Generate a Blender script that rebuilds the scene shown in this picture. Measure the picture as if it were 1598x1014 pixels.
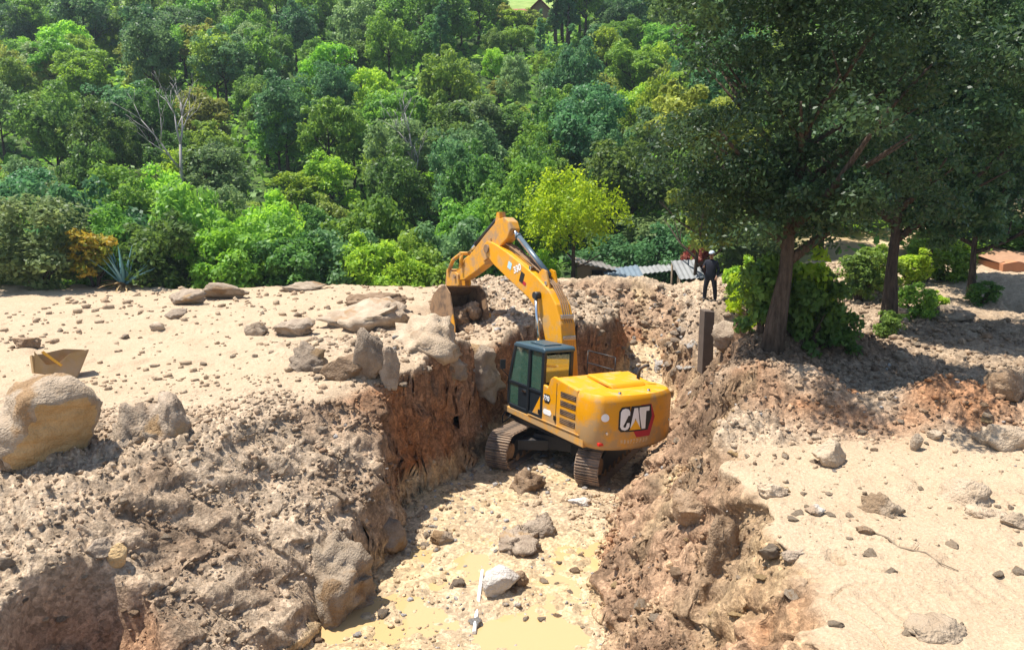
import bpy, bmesh, math, random
import numpy as np
from mathutils import Matrix, Vector, Euler

R_ = math.radians
for o in list(bpy.data.objects):
    bpy.data.objects.remove(o, do_unlink=True)
scene = bpy.context.scene
COL = scene.collection

# ---------------------------------------------------------------- camera
CAM_Z, PITCH, FPX = 4.4, R_(11.5), 1154.0
cam_d = bpy.data.cameras.new('camera')
cam_d.sensor_width = 36.0
cam_d.lens = 36.0 * FPX / 1598.0
cam_d.clip_start = 0.1
cam_d.clip_end = 3000
cam = bpy.data.objects.new('camera', cam_d)
COL.objects.link(cam)
cam.location = (0, 0, CAM_Z)
cam.rotation_euler = (R_(90) - PITCH, 0, 0)
scene.camera = cam

# ---------------------------------------------------------------- light
SUN = Vector((-0.36, 0.11, 0.92)).normalized()      # towards the sun
world = bpy.data.worlds.new('World')
scene.world = world
world.use_nodes = True
wn = world.node_tree.nodes
wl = world.node_tree.links
bg = wn.get('Background') or wn.new('ShaderNodeBackground')
sky = wn.new('ShaderNodeTexSky')
sky.sky_type = 'NISHITA'
sky.sun_disc = False
sky.sun_elevation = math.asin(SUN.z)
sky.sun_rotation = math.atan2(SUN.x, SUN.y)
sky.air_density = 1.0
sky.dust_density = 0.6
wl.new(sky.outputs[0], bg.inputs[0])
bg.inputs[1].default_value = 0.105
sun_d = bpy.data.lights.new('sun', 'SUN')
sun_d.energy = 5.0
sun_d.angle = R_(0.5)
sun_d.color = (1.0, 0.95, 0.87)
sun = bpy.data.objects.new('sun', sun_d)
COL.objects.link(sun)
sun.location = (0, 0, 60)
sun.rotation_euler = SUN.to_track_quat('Z', 'Y').to_euler()
scene.view_settings.view_transform = 'Standard'
scene.view_settings.look = 'None'
scene.view_settings.gamma = 1.0
scene.view_settings.use_curve_mapping = False
scene.view_settings.exposure = 0.95

# ---------------------------------------------------------------- helpers
rng = np.random.default_rng(7)
random.seed(7)


def new_obj(name, mesh, parent=None, mat=None):
    o = bpy.data.objects.new(name, mesh)
    COL.objects.link(o)
    if parent is not None:
        o.parent = parent
    if mat is not None and mesh is not None and len(mesh.materials) == 0:
        mesh.materials.append(mat)
    return o


def tag(o, label=None, cat=None, group=None, kind=None):
    if label: o['label'] = label
    if cat: o['category'] = cat
    if group: o['group'] = group
    if kind: o['kind'] = kind
    return o


def empty(name, loc=(0, 0, 0), rot=None):
    o = bpy.data.objects.new(name, None)
    o.empty_display_size = 0.2
    COL.objects.link(o)
    o.location = loc
    if rot is not None:
        o.rotation_euler = rot
    return o


def np_mesh(name, V, F, smooth=False, mats=None):
    """V (n,3), F list of (m,k) index arrays"""
    if not isinstance(F, (list, tuple)):
        F = [F]
    F = [f for f in F if len(f)]
    me = bpy.data.meshes.new(name)
    V = np.ascontiguousarray(V, np.float32)
    me.vertices.add(len(V))
    me.vertices.foreach_set('co', V.ravel())
    nl = sum(f.size for f in F)
    npoly = sum(len(f) for f in F)
    me.loops.add(nl)
    me.loops.foreach_set('vertex_index', np.concatenate([np.asarray(f, np.int32).ravel() for f in F]))
    me.polygons.add(npoly)
    st, off = [], 0
    for f in F:
        k = f.shape[1]
        st.append(off + np.arange(len(f), dtype=np.int32) * k)
        off += f.size
    me.polygons.foreach_set('loop_start', np.concatenate(st).astype(np.int32))
    if smooth:
        me.polygons.foreach_set('use_smooth', np.ones(npoly, bool))
    me.update(calc_edges=True)
    for m in (mats or []):
        me.materials.append(m)
    return me


def add_attr(me, name, data):
    a = me.attributes.new(name, 'FLOAT_COLOR' if data.ndim == 2 else 'FLOAT', 'POINT')
    if data.ndim == 2:
        a.data.foreach_set('color', np.ascontiguousarray(data, np.float32).ravel())
    else:
        a.data.foreach_set('value', np.ascontiguousarray(data, np.float32))


class MB:
    """collects simple solids into one mesh"""
    def __init__(s):
        s.v, s.f, s.sm = [], [], []

    def _add(s, vs, fs, M=None, smooth=False):
        b = len(s.v)
        for v in vs:
            v = Vector(v)
            s.v.append(M @ v if M is not None else v)
        for f in fs:
            s.f.append([b + i for i in f])
            s.sm.append(smooth)
        return s

    def box(s, lo, hi, M=None):
        x0, y0, z0 = lo
        x1, y1, z1 = hi
        vs = [(x0, y0, z0), (x1, y0, z0), (x1, y1, z0), (x0, y1, z0), (x0, y0, z1), (x1, y0, z1), (x1, y1, z1), (x0, y1, z1)]
        fs = [(0, 3, 2, 1), (4, 5, 6, 7), (0, 1, 5, 4), (1, 2, 6, 5), (2, 3, 7, 6), (3, 0, 4, 7)]
        return s._add(vs, fs, M)

    def prism_xz(s, pts, y0, y1, M=None):
        """closed polygon in (x,z) extruded along y"""
        a = sum(pts[i][0] * pts[(i + 1) % len(pts)][1] - pts[(i + 1) % len(pts)][0] * pts[i][1] for i in range(len(pts)))
        if a < 0: pts = pts[::-1]
        n = len(pts)
        vs = [(x, y0, z) for x, z in pts] + [(x, y1, z) for x, z in pts]
        fs = [tuple(range(n)), tuple(range(2 * n - 1, n - 1, -1))]
        for i in range(n):
            j = (i + 1) % n
            fs.append((j, i, n + i, n + j))
        return s._add(vs, fs, M)

    def prism_xy(s, pts, z0, z1, M=None):
        a = sum(pts[i][0] * pts[(i + 1) % len(pts)][1] - pts[(i + 1) % len(pts)][0] * pts[i][1] for i in range(len(pts)))
        if a < 0: pts = pts[::-1]
        n = len(pts)
        vs = [(x, y, z0) for x, y in pts] + [(x, y, z1) for x, y in pts]
        fs = [tuple(range(n - 1, -1, -1)), tuple(range(n, 2 * n))]
        for i in range(n):
            j = (i + 1) % n
            fs.append((i, j, n + j, n + i))
        return s._add(vs, fs, M)

    def tube(s, pts, rad, n=10, M=None, caps=True):
        pts = [Vector(p) for p in pts]
        if not isinstance(rad, (list, tuple)):
            rad = [rad] * len(pts)
        vs, fs = [], []
        up = Vector((0, 0, 1))
        prev = None
        for i, p in enumerate(pts):
            if i == 0: d = pts[1] - p
            elif i == len(pts) - 1: d = p - pts[i - 1]
            else: d = pts[i + 1] - pts[i - 1]
            d.normalize()
            if prev is None:
                a = d.cross(up)
                if a.length < 1e-3: a = d.cross(Vector((1, 0, 0)))
            else:
                a = prev - d * prev.dot(d)
            a.normalize()
            prev = a
            b = d.cross(a)
            for k in range(n):
                t = 2 * math.pi * k / n
                vs.append(p + (a * math.cos(t) + b * math.sin(t)) * rad[i])
        for i in range(len(pts) - 1):
            for k in range(n):
                k2 = (k + 1) % n
                fs.append((i * n + k, i * n + k2, (i + 1) * n + k2, (i + 1) * n + k))
        s._add(vs, fs, M, True)
        if caps:
            b = len(s.v) - len(vs)
            s.f.append([b + k for k in range(n - 1, -1, -1)]); s.sm.append(False)
            s.f.append([b + (len(pts) - 1) * n + k for k in range(n)]); s.sm.append(False)
        return s

    def cyl_y(s, c, r, y0, y1, n=24, M=None):
        return s.tube([(c[0], y0, c[1]), (c[0], y1, c[1])], r, n, M)

    def build(s, name, mat, parent=None, bevel=0, seg=2):
        me = bpy.data.meshes.new(name)
        me.from_pydata([tuple(v) for v in s.v], [], s.f)
        me.polygons.foreach_set('use_smooth', s.sm)
        me.update()
        o = new_obj(name, me, parent, mat)
        if bevel:
            m = o.modifiers.new('bevel', 'BEVEL')
            m.width = bevel
            m.segments = seg
            m.limit_method = 'ANGLE'
            m.angle_limit = R_(35)
            m.harden_normals = False
        return o


def smooth01(a, b, x):
    t = np.clip((x - a) / (b - a), 0, 1)
    return t * t * (3 - 2 * t)


def hash2(ix, iy, s=0):
    n = (ix.astype(np.int64) * 374761393 + iy.astype(np.int64) * 668265263 + s * 974634777) & 0x7fffffff
    n = ((n ^ (n >> 13)) * 1274126177) & 0x7fffffff
    n = ((n ^ (n >> 16)) * 1911520717) & 0x7fffffff
    return ((n ^ (n >> 15)) & 0xffffff) / float(0xffffff)


def vn(x, y, s=0):
    """smooth value noise -1..1"""
    ix, iy = np.floor(x), np.floor(y)
    fx, fy = x - ix, y - iy
    fx = fx * fx * fx * (fx * (fx * 6 - 15) + 10)
    fy = fy * fy * fy * (fy * (fy * 6 - 15) + 10)
    a, b = hash2(ix, iy, s), hash2(ix + 1, iy, s)
    c, d = hash2(ix, iy + 1, s), hash2(ix + 1, iy + 1, s)
    return ((a * (1 - fx) + b * fx) * (1 - fy) + (c * (1 - fx) + d * fx) * fy) * 2 - 1


def fbm(x, y, sc, oct=4, s=0, gain=0.5):
    t, amp, n = 0, 1.0, 0
    for i in range(oct):
        c, sn = math.cos(.7 * i + .3), math.sin(.7 * i + .3)
        xr, yr = x * c - y * sn, x * sn + y * c
        t = t + amp * vn(xr / sc + 17 * i, yr / sc - 9 * i, s + i)
        n += amp
        amp *= gain
        sc *= 0.5
    return t / n * 1.4


def lumps(x, y, sc, s=0, dens=.7):
    """half-buried rounded lumps, 0..1 high"""
    gx, gy = x / sc, y / sc
    ix, iy = np.floor(gx), np.floor(gy)
    best = np.zeros_like(x)
    for dx in (-1, 0, 1):
        for dy in (-1, 0, 1):
            cx, cy = ix + dx, iy + dy
            px = cx + hash2(cx, cy, s)
            py = cy + hash2(cx, cy, s + 1)
            r = .28 + .42 * hash2(cx, cy, s + 2)
            on = hash2(cx, cy, s + 3) < dens
            an = hash2(cx, cy, s + 4) * 3.14
            ux, uy = gx - px, gy - py
            ca, sa = np.cos(an), np.sin(an)
            u, v = ux * ca + uy * sa, (-ux * sa + uy * ca) * 1.5
            # squarish blocks rather than perfect domes
            d = (np.abs(u) ** 2.6 + np.abs(v) ** 2.6) ** (1 / 2.6) / r
            h = np.where(on, r * 1.5 * np.clip(1 - d ** 3, 0, 1), 0)
            best = np.maximum(best, h)
    return best


def seg_dist(x, y, P):
    """distance to polyline"""
    best = np.full(x.shape, 1e9)
    for (ax, ay), (bx, by) in zip(P[:-1], P[1:]):
        dx, dy = bx - ax, by - ay
        t = np.clip(((x - ax) * dx + (y - ay) * dy) / (dx * dx + dy * dy), 0, 1)
        best = np.minimum(best, np.hypot(x - ax - t * dx, y - ay - t * dy))
    return best


# ---------------------------------------------------------------- materials
def nt(name):
    m = bpy.data.materials.new(name)
    m.use_nodes = True
    t = m.node_tree
    return m, t, t.nodes, t.links, t.nodes['Principled BSDF']


def mat_plain(name, col, rough=.6, metal=0, var=.12, scale=6, bump=.0, dirt=None, dirt_amt=.5, dirt_scale=1.6, spec=.4):
    m, t, N, L, P = nt(name)
    tc = N.new('ShaderNodeTexCoord')
    nz = N.new('ShaderNodeTexNoise')
    nz.inputs['Scale'].default_value = scale
    nz.inputs['Detail'].default_value = 6
    L.new(tc.outputs['Object'], nz.inputs['Vector'])
    mx = N.new('ShaderNodeMix'); mx.data_type = 'RGBA'
    mx.inputs['A'].default_value = (*[c * (1 - var) for c in col], 1)
    mx.inputs['B'].default_value = (*[min(1, c * (1 + var)) for c in col], 1)
    L.new(nz.outputs['Fac'], mx.inputs['Factor'])
    out = mx.outputs['Result']
    if dirt:
        n2 = N.new('ShaderNodeTexNoise')
        n2.inputs['Scale'].default_value = dirt_scale
        n2.inputs['Detail'].default_value = 8
        n2.inputs['Roughness'].default_value = .65
        L.new(tc.outputs['Object'], n2.inputs['Vector'])
        rp = N.new('ShaderNodeMapRange')
        rp.inputs['From Min'].default_value = .62 - .3 * dirt_amt
        rp.inputs['From Max'].default_value = .82 - .3 * dirt_amt
        L.new(n2.outputs['Fac'], rp.inputs['Value'])
        m2 = N.new('ShaderNodeMix'); m2.data_type = 'RGBA'
        L.new(rp.outputs[0], m2.inputs['Factor'])
        L.new(out, m2.inputs['A'])
        m2.inputs['B'].default_value = (*dirt, 1)
        out = m2.outputs['Result']
        rr = N.new('ShaderNodeMapRange')
        rr.inputs['To Min'].default_value = rough
        rr.inputs['To Max'].default_value = .9
        L.new(rp.outputs[0], rr.inputs['Value'])
        L.new(rr.outputs[0], P.inputs['Roughness'])
    else:
        P.inputs['Roughness'].default_value = rough
    L.new(out, P.inputs['Base Color'])
    P.inputs['Metallic'].default_value = metal
    P.inputs['Specular IOR Level'].default_value = spec
    if bump:
        bp = N.new('ShaderNodeBump')
        bp.inputs['Strength'].default_value = bump
        bp.inputs['Distance'].default_value = .02
        L.new(nz.outputs['Fac'], bp.inputs['Height'])
        L.new(bp.outputs[0], P.inputs['Normal'])
    return m


def mud_splash(m, z0, z1, amt):
    """more dried mud low down on the machine"""
    t = m.node_tree; N, L = t.nodes, t.links
    mr = [n for n in N if n.bl_idname == 'ShaderNodeMapRange' and not n.inputs['From Max'].is_linked and n.inputs['Value'].is_linked and n.inputs['Value'].links[0].from_node.bl_idname == 'ShaderNodeTexNoise'][0]
    src = mr.inputs['Value'].links[0].from_socket
    tc = [n for n in N if n.bl_idname == 'ShaderNodeTexCoord'][0]
    sx = N.new('ShaderNodeSeparateXYZ'); L.new(tc.outputs['Object'], sx.inputs[0])
    g = N.new('ShaderNodeMapRange'); g.inputs['From Min'].default_value = z0; g.inputs['From Max'].default_value = z1
    g.inputs['To Min'].default_value = amt; g.inputs['To Max'].default_value = 0
    L.new(sx.outputs[2], g.inputs['Value'])
    ad = N.new('ShaderNodeMath'); ad.operation = 'ADD'
    L.new(src, ad.inputs[0]); L.new(g.outputs[0], ad.inputs[1]); L.new(ad.outputs[0], mr.inputs['Value'])


def mat_leaf(name, c1, c2, trans=.35, rough=.5, spec=.25, objvar=.25):
    """leaf colour varies leaf by leaf (attribute var) and from plant to plant"""
    m, t, N, L, P = nt(name)
    at = N.new('ShaderNodeAttribute'); at.attribute_name = 'var'
    mx = N.new('ShaderNodeMix'); mx.data_type = 'RGBA'
    mx.inputs['A'].default_value = (*c1, 1)
    mx.inputs['B'].default_value = (*c2, 1)
    L.new(at.outputs['Fac'], mx.inputs['Factor'])
    oi = N.new('ShaderNodeObjectInfo')
    hs = N.new('ShaderNodeHueSaturation')
    mr = N.new('ShaderNodeMapRange')
    mr.inputs['To Min'].default_value = 1 - objvar
    mr.inputs['To Max'].default_value = 1 + objvar
    L.new(oi.outputs['Random'], mr.inputs['Value'])
    L.new(mr.outputs[0], hs.inputs['Value'])
    m3 = N.new('ShaderNodeMath'); m3.operation = 'MULTIPLY_ADD'
    m3.inputs[1].default_value = 7.31; m3.inputs[2].default_value = 0
    L.new(oi.outputs['Random'], m3.inputs[0])
    m4 = N.new('ShaderNodeMath'); m4.operation = 'FRACT'
    L.new(m3.outputs[0], m4.inputs[0])
    m5 = N.new('ShaderNodeMapRange')
    m5.inputs['To Min'].default_value = .5 - .02 * objvar / .25
    m5.inputs['To Max'].default_value = .5 + .025 * objvar / .25
    L.new(m4.outputs[0], m5.inputs['Value'])
    L.new(m5.outputs[0], hs.inputs['Hue'])
    L.new(mx.outputs['Result'], hs.inputs['Color'])
    L.new(hs.outputs[0], P.inputs['Base Color'])
    P.inputs['Roughness'].default_value = rough
    P.inputs['Specular IOR Level'].default_value = spec
    tr = N.new('ShaderNodeBsdfTranslucent')
    hs2 = N.new('ShaderNodeHueSaturation')
    hs2.inputs['Hue'].default_value = .485
    hs2.inputs['Value'].default_value = 1.7
    L.new(hs.outputs[0], hs2.inputs['Color'])
    L.new(hs2.outputs[0], tr.inputs['Color'])
    ms = N.new('ShaderNodeMixShader')
    ms.inputs[0].default_value = trans
    L.new(P.outputs[0], ms.inputs[1])
    L.new(tr.outputs[0], ms.inputs[2])
    L.new(ms.outputs[0], N['Material Output'].inputs[0])
    return m


def mat_soil(name='soil'):
    """colour attribute: R sand, G red cut earth, B ochre wet earth, rest brown loose soil"""
    m, t, N, L, P = nt(name)
    at = N.new('ShaderNodeAttribute'); at.attribute_name = 'mask'
    sp = N.new('ShaderNodeSeparateColor'); L.new(at.outputs['Color'], sp.inputs[0])
    tc = N.new('ShaderNodeTexCoord')

    def noise(sc, det=6, ro=.6):
        n = N.new('ShaderNodeTexNoise')
        n.inputs['Scale'].default_value = sc
        n.inputs['Detail'].default_value = det
        n.inputs['Roughness'].default_value = ro
        L.new(tc.outputs['Object'], n.inputs['Vector'])
        return n.outputs['Fac']

    def two(a, b, f):
        x = N.new('ShaderNodeMix'); x.data_type = 'RGBA'
        x.inputs['A'].default_value = (*a, 1); x.inputs['B'].default_value = (*b, 1)
        rp = N.new('ShaderNodeMapRange')
        rp.inputs['From Min'].default_value = .34; rp.inputs['From Max'].default_value = .66
        L.new(f, rp.inputs['Value']); L.new(rp.outputs[0], x.inputs['Factor'])
        return x.outputs['Result']

    def mixc(a, b, f):
        x = N.new('ShaderNodeMix'); x.data_type = 'RGBA'
        L.new(a, x.inputs['A']); L.new(b, x.inputs['B']); L.new(f, x.inputs['Factor'])
        return x.outputs['Result']
    n1, n2, n3 = noise(.9), noise(5.5), noise(22)
    brown = mixc(two((.26, .185, .120), (.42, .32, .22), n2), two((.32, .23, .150), (.48, .38, .275), n3), n1)
    sand = mixc(two((.40, .29, .185), (.49, .37, .245), n1), two((.34, .24, .15), (.50, .385, .265), n3), n2)
    red = mixc(two((.20, .072, .024), (.33, .135, .046), n2), two((.16, .055, .019), (.39, .17, .062), n3), n1)
    och = mixc(two((.39, .255, .115), (.51, .365, .19), n2), two((.45, .33, .195), (.55, .42, .265), n3), n1)
    c = mixc(brown, sand, sp.outputs[0])
    c = mixc(c, red, sp.outputs[1])
    c = mixc(c, och, sp.outputs[2])
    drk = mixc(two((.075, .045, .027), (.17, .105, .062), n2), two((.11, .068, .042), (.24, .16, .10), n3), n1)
    c = mixc(c, drk, at.outputs['Alpha'])  # alpha: dark moist soil, plus shade painted under the right trees
    # clods differ in colour where the ground is broken up
    for vs, lo, hi in ((8.5, .74, 1.26), (19, .76, 1.26)):
        v2 = N.new('ShaderNodeTexVoronoi'); v2.inputs['Scale'].default_value = vs
        L.new(tc.outputs['Object'], v2.inputs['Vector'])
        s2 = N.new('ShaderNodeSeparateColor'); L.new(v2.outputs['Color'], s2.inputs[0])
        r2 = N.new('ShaderNodeMapRange'); r2.inputs['To Min'].default_value = lo; r2.inputs['To Max'].default_value = hi
        L.new(s2.outputs[1], r2.inputs['Value'])
        h2 = N.new('ShaderNodeHueSaturation'); L.new(r2.outputs[0], h2.inputs['Value']); L.new(c, h2.inputs['Color'])
        iv = N.new('ShaderNodeMath'); iv.operation = 'SUBTRACT'; iv.inputs[0].default_value = 1.0; iv.use_clamp = True
        L.new(sp.outputs[0], iv.inputs[1])
        c = mixc(c, h2.outputs[0], iv.outputs[0])
    # pale and dark grains of gravel
    vo = N.new('ShaderNodeTexVoronoi')
    vo.inputs['Scale'].default_value = 48
    L.new(tc.outputs['Object'], vo.inputs['Vector'])
    hs = N.new('ShaderNodeHueSaturation')
    sv = N.new('ShaderNodeSeparateColor'); L.new(vo.outputs['Color'], sv.inputs[0])
    mr = N.new('ShaderNodeMapRange'); mr.inputs['To Min'].default_value = .88; mr.inputs['To Max'].default_value = 1.1
    L.new(sv.outputs[0], mr.inputs['Value']); L.new(mr.outputs[0], hs.inputs['Value'])
    L.new(c, hs.inputs['Color'])
    L.new(hs.outputs[0], P.inputs['Base Color'])
    wet = N.new('ShaderNodeMapRange'); wet.inputs['To Min'].default_value = .93; wet.inputs['To Max'].default_value = .42
    L.new(sp.outputs[2], wet.inputs['Value']); L.new(wet.outputs[0], P.inputs['Roughness'])
    P.inputs['Specular IOR Level'].default_value = .15
    bp = N.new('ShaderNodeBump'); bp.inputs['Strength'].default_value = 1.0; bp.inputs['Distance'].default_value = .04
    L.new(n3, bp.inputs['Height']); L.new(bp.outputs[0], P.inputs['Normal'])
    return m


def mat_rock(name, c1, c2, patch=None, patch_amt=.3, scale=3.0):
    m, t, N, L, P = nt(name)
    tc = N.new('ShaderNodeTexCoord')
    oi = N.new('ShaderNodeObjectInfo')
    av = N.new('ShaderNodeVectorMath'); av.operation = 'ADD'
    L.new(tc.outputs['Object'], av.inputs[0]); L.new(oi.outputs['Location'], av.inputs[1])
    n1 = N.new('ShaderNodeTexNoise'); n1.inputs['Scale'].default_value = scale; n1.inputs['Detail'].default_value = 8
    n1.inputs['Roughness'].default_value = .7
    L.new(av.outputs[0], n1.inputs['Vector'])
    n2 = N.new('ShaderNodeTexNoise'); n2.inputs['Scale'].default_value = scale * 9; n2.inputs['Detail'].default_value = 5
    L.new(av.outputs[0], n2.inputs['Vector'])
    rp = N.new('ShaderNodeMapRange'); rp.inputs['From Min'].default_value = .36; rp.inputs['From Max'].default_value = .64
    L.new(n1.outputs['Fac'], rp.inputs['Value'])
    mx = N.new('ShaderNodeMix'); mx.data_type = 'RGBA'
    mx.inputs['A'].default_value = (*c1, 1); mx.inputs['B'].default_value = (*c2, 1)
    L.new(rp.outputs[0], mx.inputs['Factor'])
    out = mx.outputs['Result']
    if patch:
        n3 = N.new('ShaderNodeTexNoise'); n3.inputs['Scale'].default_value = scale * .45; n3.inputs['Detail'].default_value = 4
        L.new(av.outputs[0], n3.inputs['Vector'])
        r3 = N.new('ShaderNodeMapRange'); r3.inputs['From Min'].default_value = .66 - .25 * patch_amt; r3.inputs['From Max'].default_value = .72 - .25 * patch_amt
        L.new(n3.outputs['Fac'], r3.inputs['Value'])
        m3 = N.new('ShaderNodeMix'); m3.data_type = 'RGBA'
        L.new(r3.outputs[0], m3.inputs['Factor']); L.new(out, m3.inputs['A']); m3.inputs['B'].default_value = (*patch, 1)
        out = m3.outputs['Result']
    hs = N.new('ShaderNodeHueSaturation')
    mr = N.new('ShaderNodeMapRange'); mr.inputs['To Min'].default_value = .72; mr.inputs['To Max'].default_value = 1.2
    L.new(oi.outputs['Random'], mr.inputs['Value']); L.new(mr.outputs[0], hs.inputs['Value'])
    L.new(out, hs.inputs['Color'])
    L.new(hs.outputs[0], P.inputs['Base Color'])
    P.inputs['Roughness'].default_value = .88
    P.inputs['Specular IOR Level'].default_value = .2
    bp = N.new('ShaderNodeBump'); bp.inputs['Strength'].default_value = .9; bp.inputs['Distance'].default_value = .05
    L.new(n2.outputs['Fac'], bp.inputs['Height']); L.new(bp.outputs[0], P.inputs['Normal'])
    return m


def mat_bark(name, c1, c2):
    m, t, N, L, P = nt(name)
    tc = N.new('ShaderNodeTexCoord')
    mp = N.new('ShaderNodeMapping'); mp.inputs['Scale'].default_value = (1, 1, .16)
    L.new(tc.outputs['Object'], mp.inputs['Vector'])
    n1 = N.new('ShaderNodeTexNoise'); n1.inputs['Scale'].default_value = 16; n1.inputs['Detail'].default_value = 7; n1.inputs['Roughness'].default_value = .7
    L.new(mp.outputs[0], n1.inputs['Vector'])
    mr = N.new('ShaderNodeMapRange'); mr.inputs['From Min'].default_value = .36; mr.inputs['From Max'].default_value = .64
    L.new(n1.outputs['Fac'], mr.inputs['Value'])
    mx = N.new('ShaderNodeMix'); mx.data_type = 'RGBA'
    mx.inputs['A'].default_value = (*c1, 1); mx.inputs['B'].default_value = (*c2, 1)
    L.new(mr.outputs[0], mx.inputs['Factor']); L.new(mx.outputs['Result'], P.inputs['Base Color'])
    P.inputs['Roughness'].default_value = .95; P.inputs['Specular IOR Level'].default_value = .1
    bp = N.new('ShaderNodeBump'); bp.inputs['Strength'].default_value = 1; bp.inputs['Distance'].default_value = .06
    L.new(n1.outputs['Fac'], bp.inputs['Height']); L.new(bp.outputs[0], P.inputs['Normal'])
    return m


M = {}
M['soil'] = mat_soil()
M['rock_pale'] = mat_rock('rock_pale', (.31, .23, .155), (.46, .365, .265), (.30, .19, .10), .35)
M['rock_sandy'] = mat_rock('rock_sandy', (.38, .28, .185), (.50, .39, .275), (.30, .205, .125), .2)
M['rock_grey'] = mat_rock('rock_grey', (.21, .155, .11), (.38, .30, .22), (.32, .21, .11), .3)
M['rock_white'] = mat_rock('rock_white', (.42, .37, .31), (.60, .55, .48), (.30, .22, .15), .5)
M['rock_brown'] = mat_rock('rock_brown', (.20, .125, .07), (.36, .25, .16))
M['rock_tan'] = mat_rock('rock_tan', (.42, .27, .12), (.54, .38, .20))
M['rock_mix'] = mat_rock('rock_mix', (.16, .13, .11), (.66, .62, .57), (.42, .27, .12), .3, 5)
MUD = (.34, .235, .15)
M['yellow'] = mat_plain('machine_yellow', (.68, .295, .002), .40, 0, .08, 3, dirt=(.42, .26, .11), dirt_amt=.42, dirt_scale=2.4, spec=.5)
mud_splash(M['yellow'], 1.0, 1.9, .24)
M['yellow_dirty'] = mat_plain('machine_yellow_dirty', (.62, .28, .012), .5, 0, .12, 4, dirt=(.36, .22, .11), dirt_amt=.62, dirt_scale=3.2)
M['black'] = mat_plain('machine_black', (.020, .021, .024), .5, 0, .2, 5, dirt=(.16, .115, .075), dirt_amt=.22)
M['cab'] = mat_plain('cab_dark_blue', (.012, .017, .022), .35, 0, .1, 5, spec=.5)
M['cab_roof'] = mat_plain('cab_roof_sky_tint', (.035, .07, .092), .4, 0, .12, 5, spec=.5)  # bluish base colour holds the sky's reflection
M['seat'] = mat_plain('seat_fabric', (.03, .03, .035), .9)
M['track'] = mat_plain('track_steel', (.10, .082, .07), .6, .3, .3, 6, dirt=(.36, .26, .18), dirt_amt=.85, dirt_scale=2.6)
M['mud_steel'] = mat_plain('muddy_steel', (.11, .07, .045), .75, .1, .3, 5, .5, dirt=(.28, .17, .09), dirt_amt=.85, dirt_scale=3.5)
M['steel'] = mat_plain('cylinder_steel', (.62, .64, .66), .22, 1., .06)
M['cyl_blue'] = mat_plain('cylinder_dark', (.10, .14, .17), .35, .3, .15)
M['white_print'] = mat_plain('white_print', (.80, .80, .80), .5)
M['black_print'] = mat_plain('black_print', (.012, .013, .015), .4)
M['red_print'] = mat_plain('red_print', (.40, .012, .03), .4)
M['yellow_print'] = mat_plain('yellow_print', (.85, .42, .01), .4)
M['blue_print'] = mat_plain('pale_blue_print', (.40, .62, .72), .5)
M['red_lens'] = mat_plain('red_lens', (.6, .02, .015), .3)
M['faded_print'] = mat_plain('faded_print', (.55, .44, .30), .6, 0, .2, 14, dirt=(.66, .32, .01), dirt_amt=.55, dirt_scale=16)
M['bark'] = mat_bark('bark', (.042, .030, .022), (.125, .092, .068))
M['bark_dark'] = mat_bark('bark_dark', (.030, .022, .017), (.095, .07, .052))
M['dead_wood'] = mat_plain('dead_wood', (.33, .30, .28), .9, 0, .25, 8, .5)
M['pvc'] = mat_plain('white_pipe', (.82, .82, .80), .35)
M['concrete'] = mat_plain('old_concrete', (.10, .072, .054), .9, 0, .35, 4, .6)
M['adobe'] = mat_plain('adobe_wall', (.33, .225, .135), .92, 0, .2, 4, .5)
M['adobe_red'] = mat_plain('red_adobe_wall', (.42, .185, .09), .92, 0, .25, 3, .5)
M['roof_dark'] = mat_plain('old_roof_sheet', (.17, .155, .145), .7, .1, .3, 3)
M['roof_blue'] = mat_plain('blue_roof_sheet', (.13, .17, .21), .8, 0, .3, 2)
M['roof_pale'] = mat_plain('pale_roof_sheet', (.22, .225, .225), .8, 0, .35, 2)
M['roof_tan'] = mat_plain('clay_roof_sheet', (.30, .17, .10), .9, 0, .3, 3)
M['roof_red'] = mat_plain('red_roof_tile', (.30, .075, .06), .8, 0, .3, 2)
M['dark_gap'] = mat_plain('dark_opening', (.012, .011, .010), .9)
M['crate'] = mat_plain('weathered_yellow_plastic', (.36, .225, .09), .7, 0, .25, 5, dirt=(.36, .26, .17), dirt_amt=.5)
M['crate_edge'] = mat_plain('bright_yellow_edge', (.72, .37, .03), .55)
M['cloth_dark'] = mat_plain('dark_clothes', (.012, .013, .022), .9, 0, .25, 20)
M['trousers'] = mat_plain('dark_trousers', (.014, .014, .020), .9, 0, .25, 20)
M['skin'] = mat_plain('skin', (.26, .13, .075), .6)
M['shoe'] = mat_plain('shoe', (.10, .075, .05), .8)
M['cap'] = mat_plain('pale_cap', (.42, .47, .54), .8)
M['hair'] = mat_plain('dark_hair', (.012, .010, .009), .6)
M['wood'] = mat_plain('old_wood', (.20, .15, .10), .9, 0, .3, 8, .4)

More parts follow.
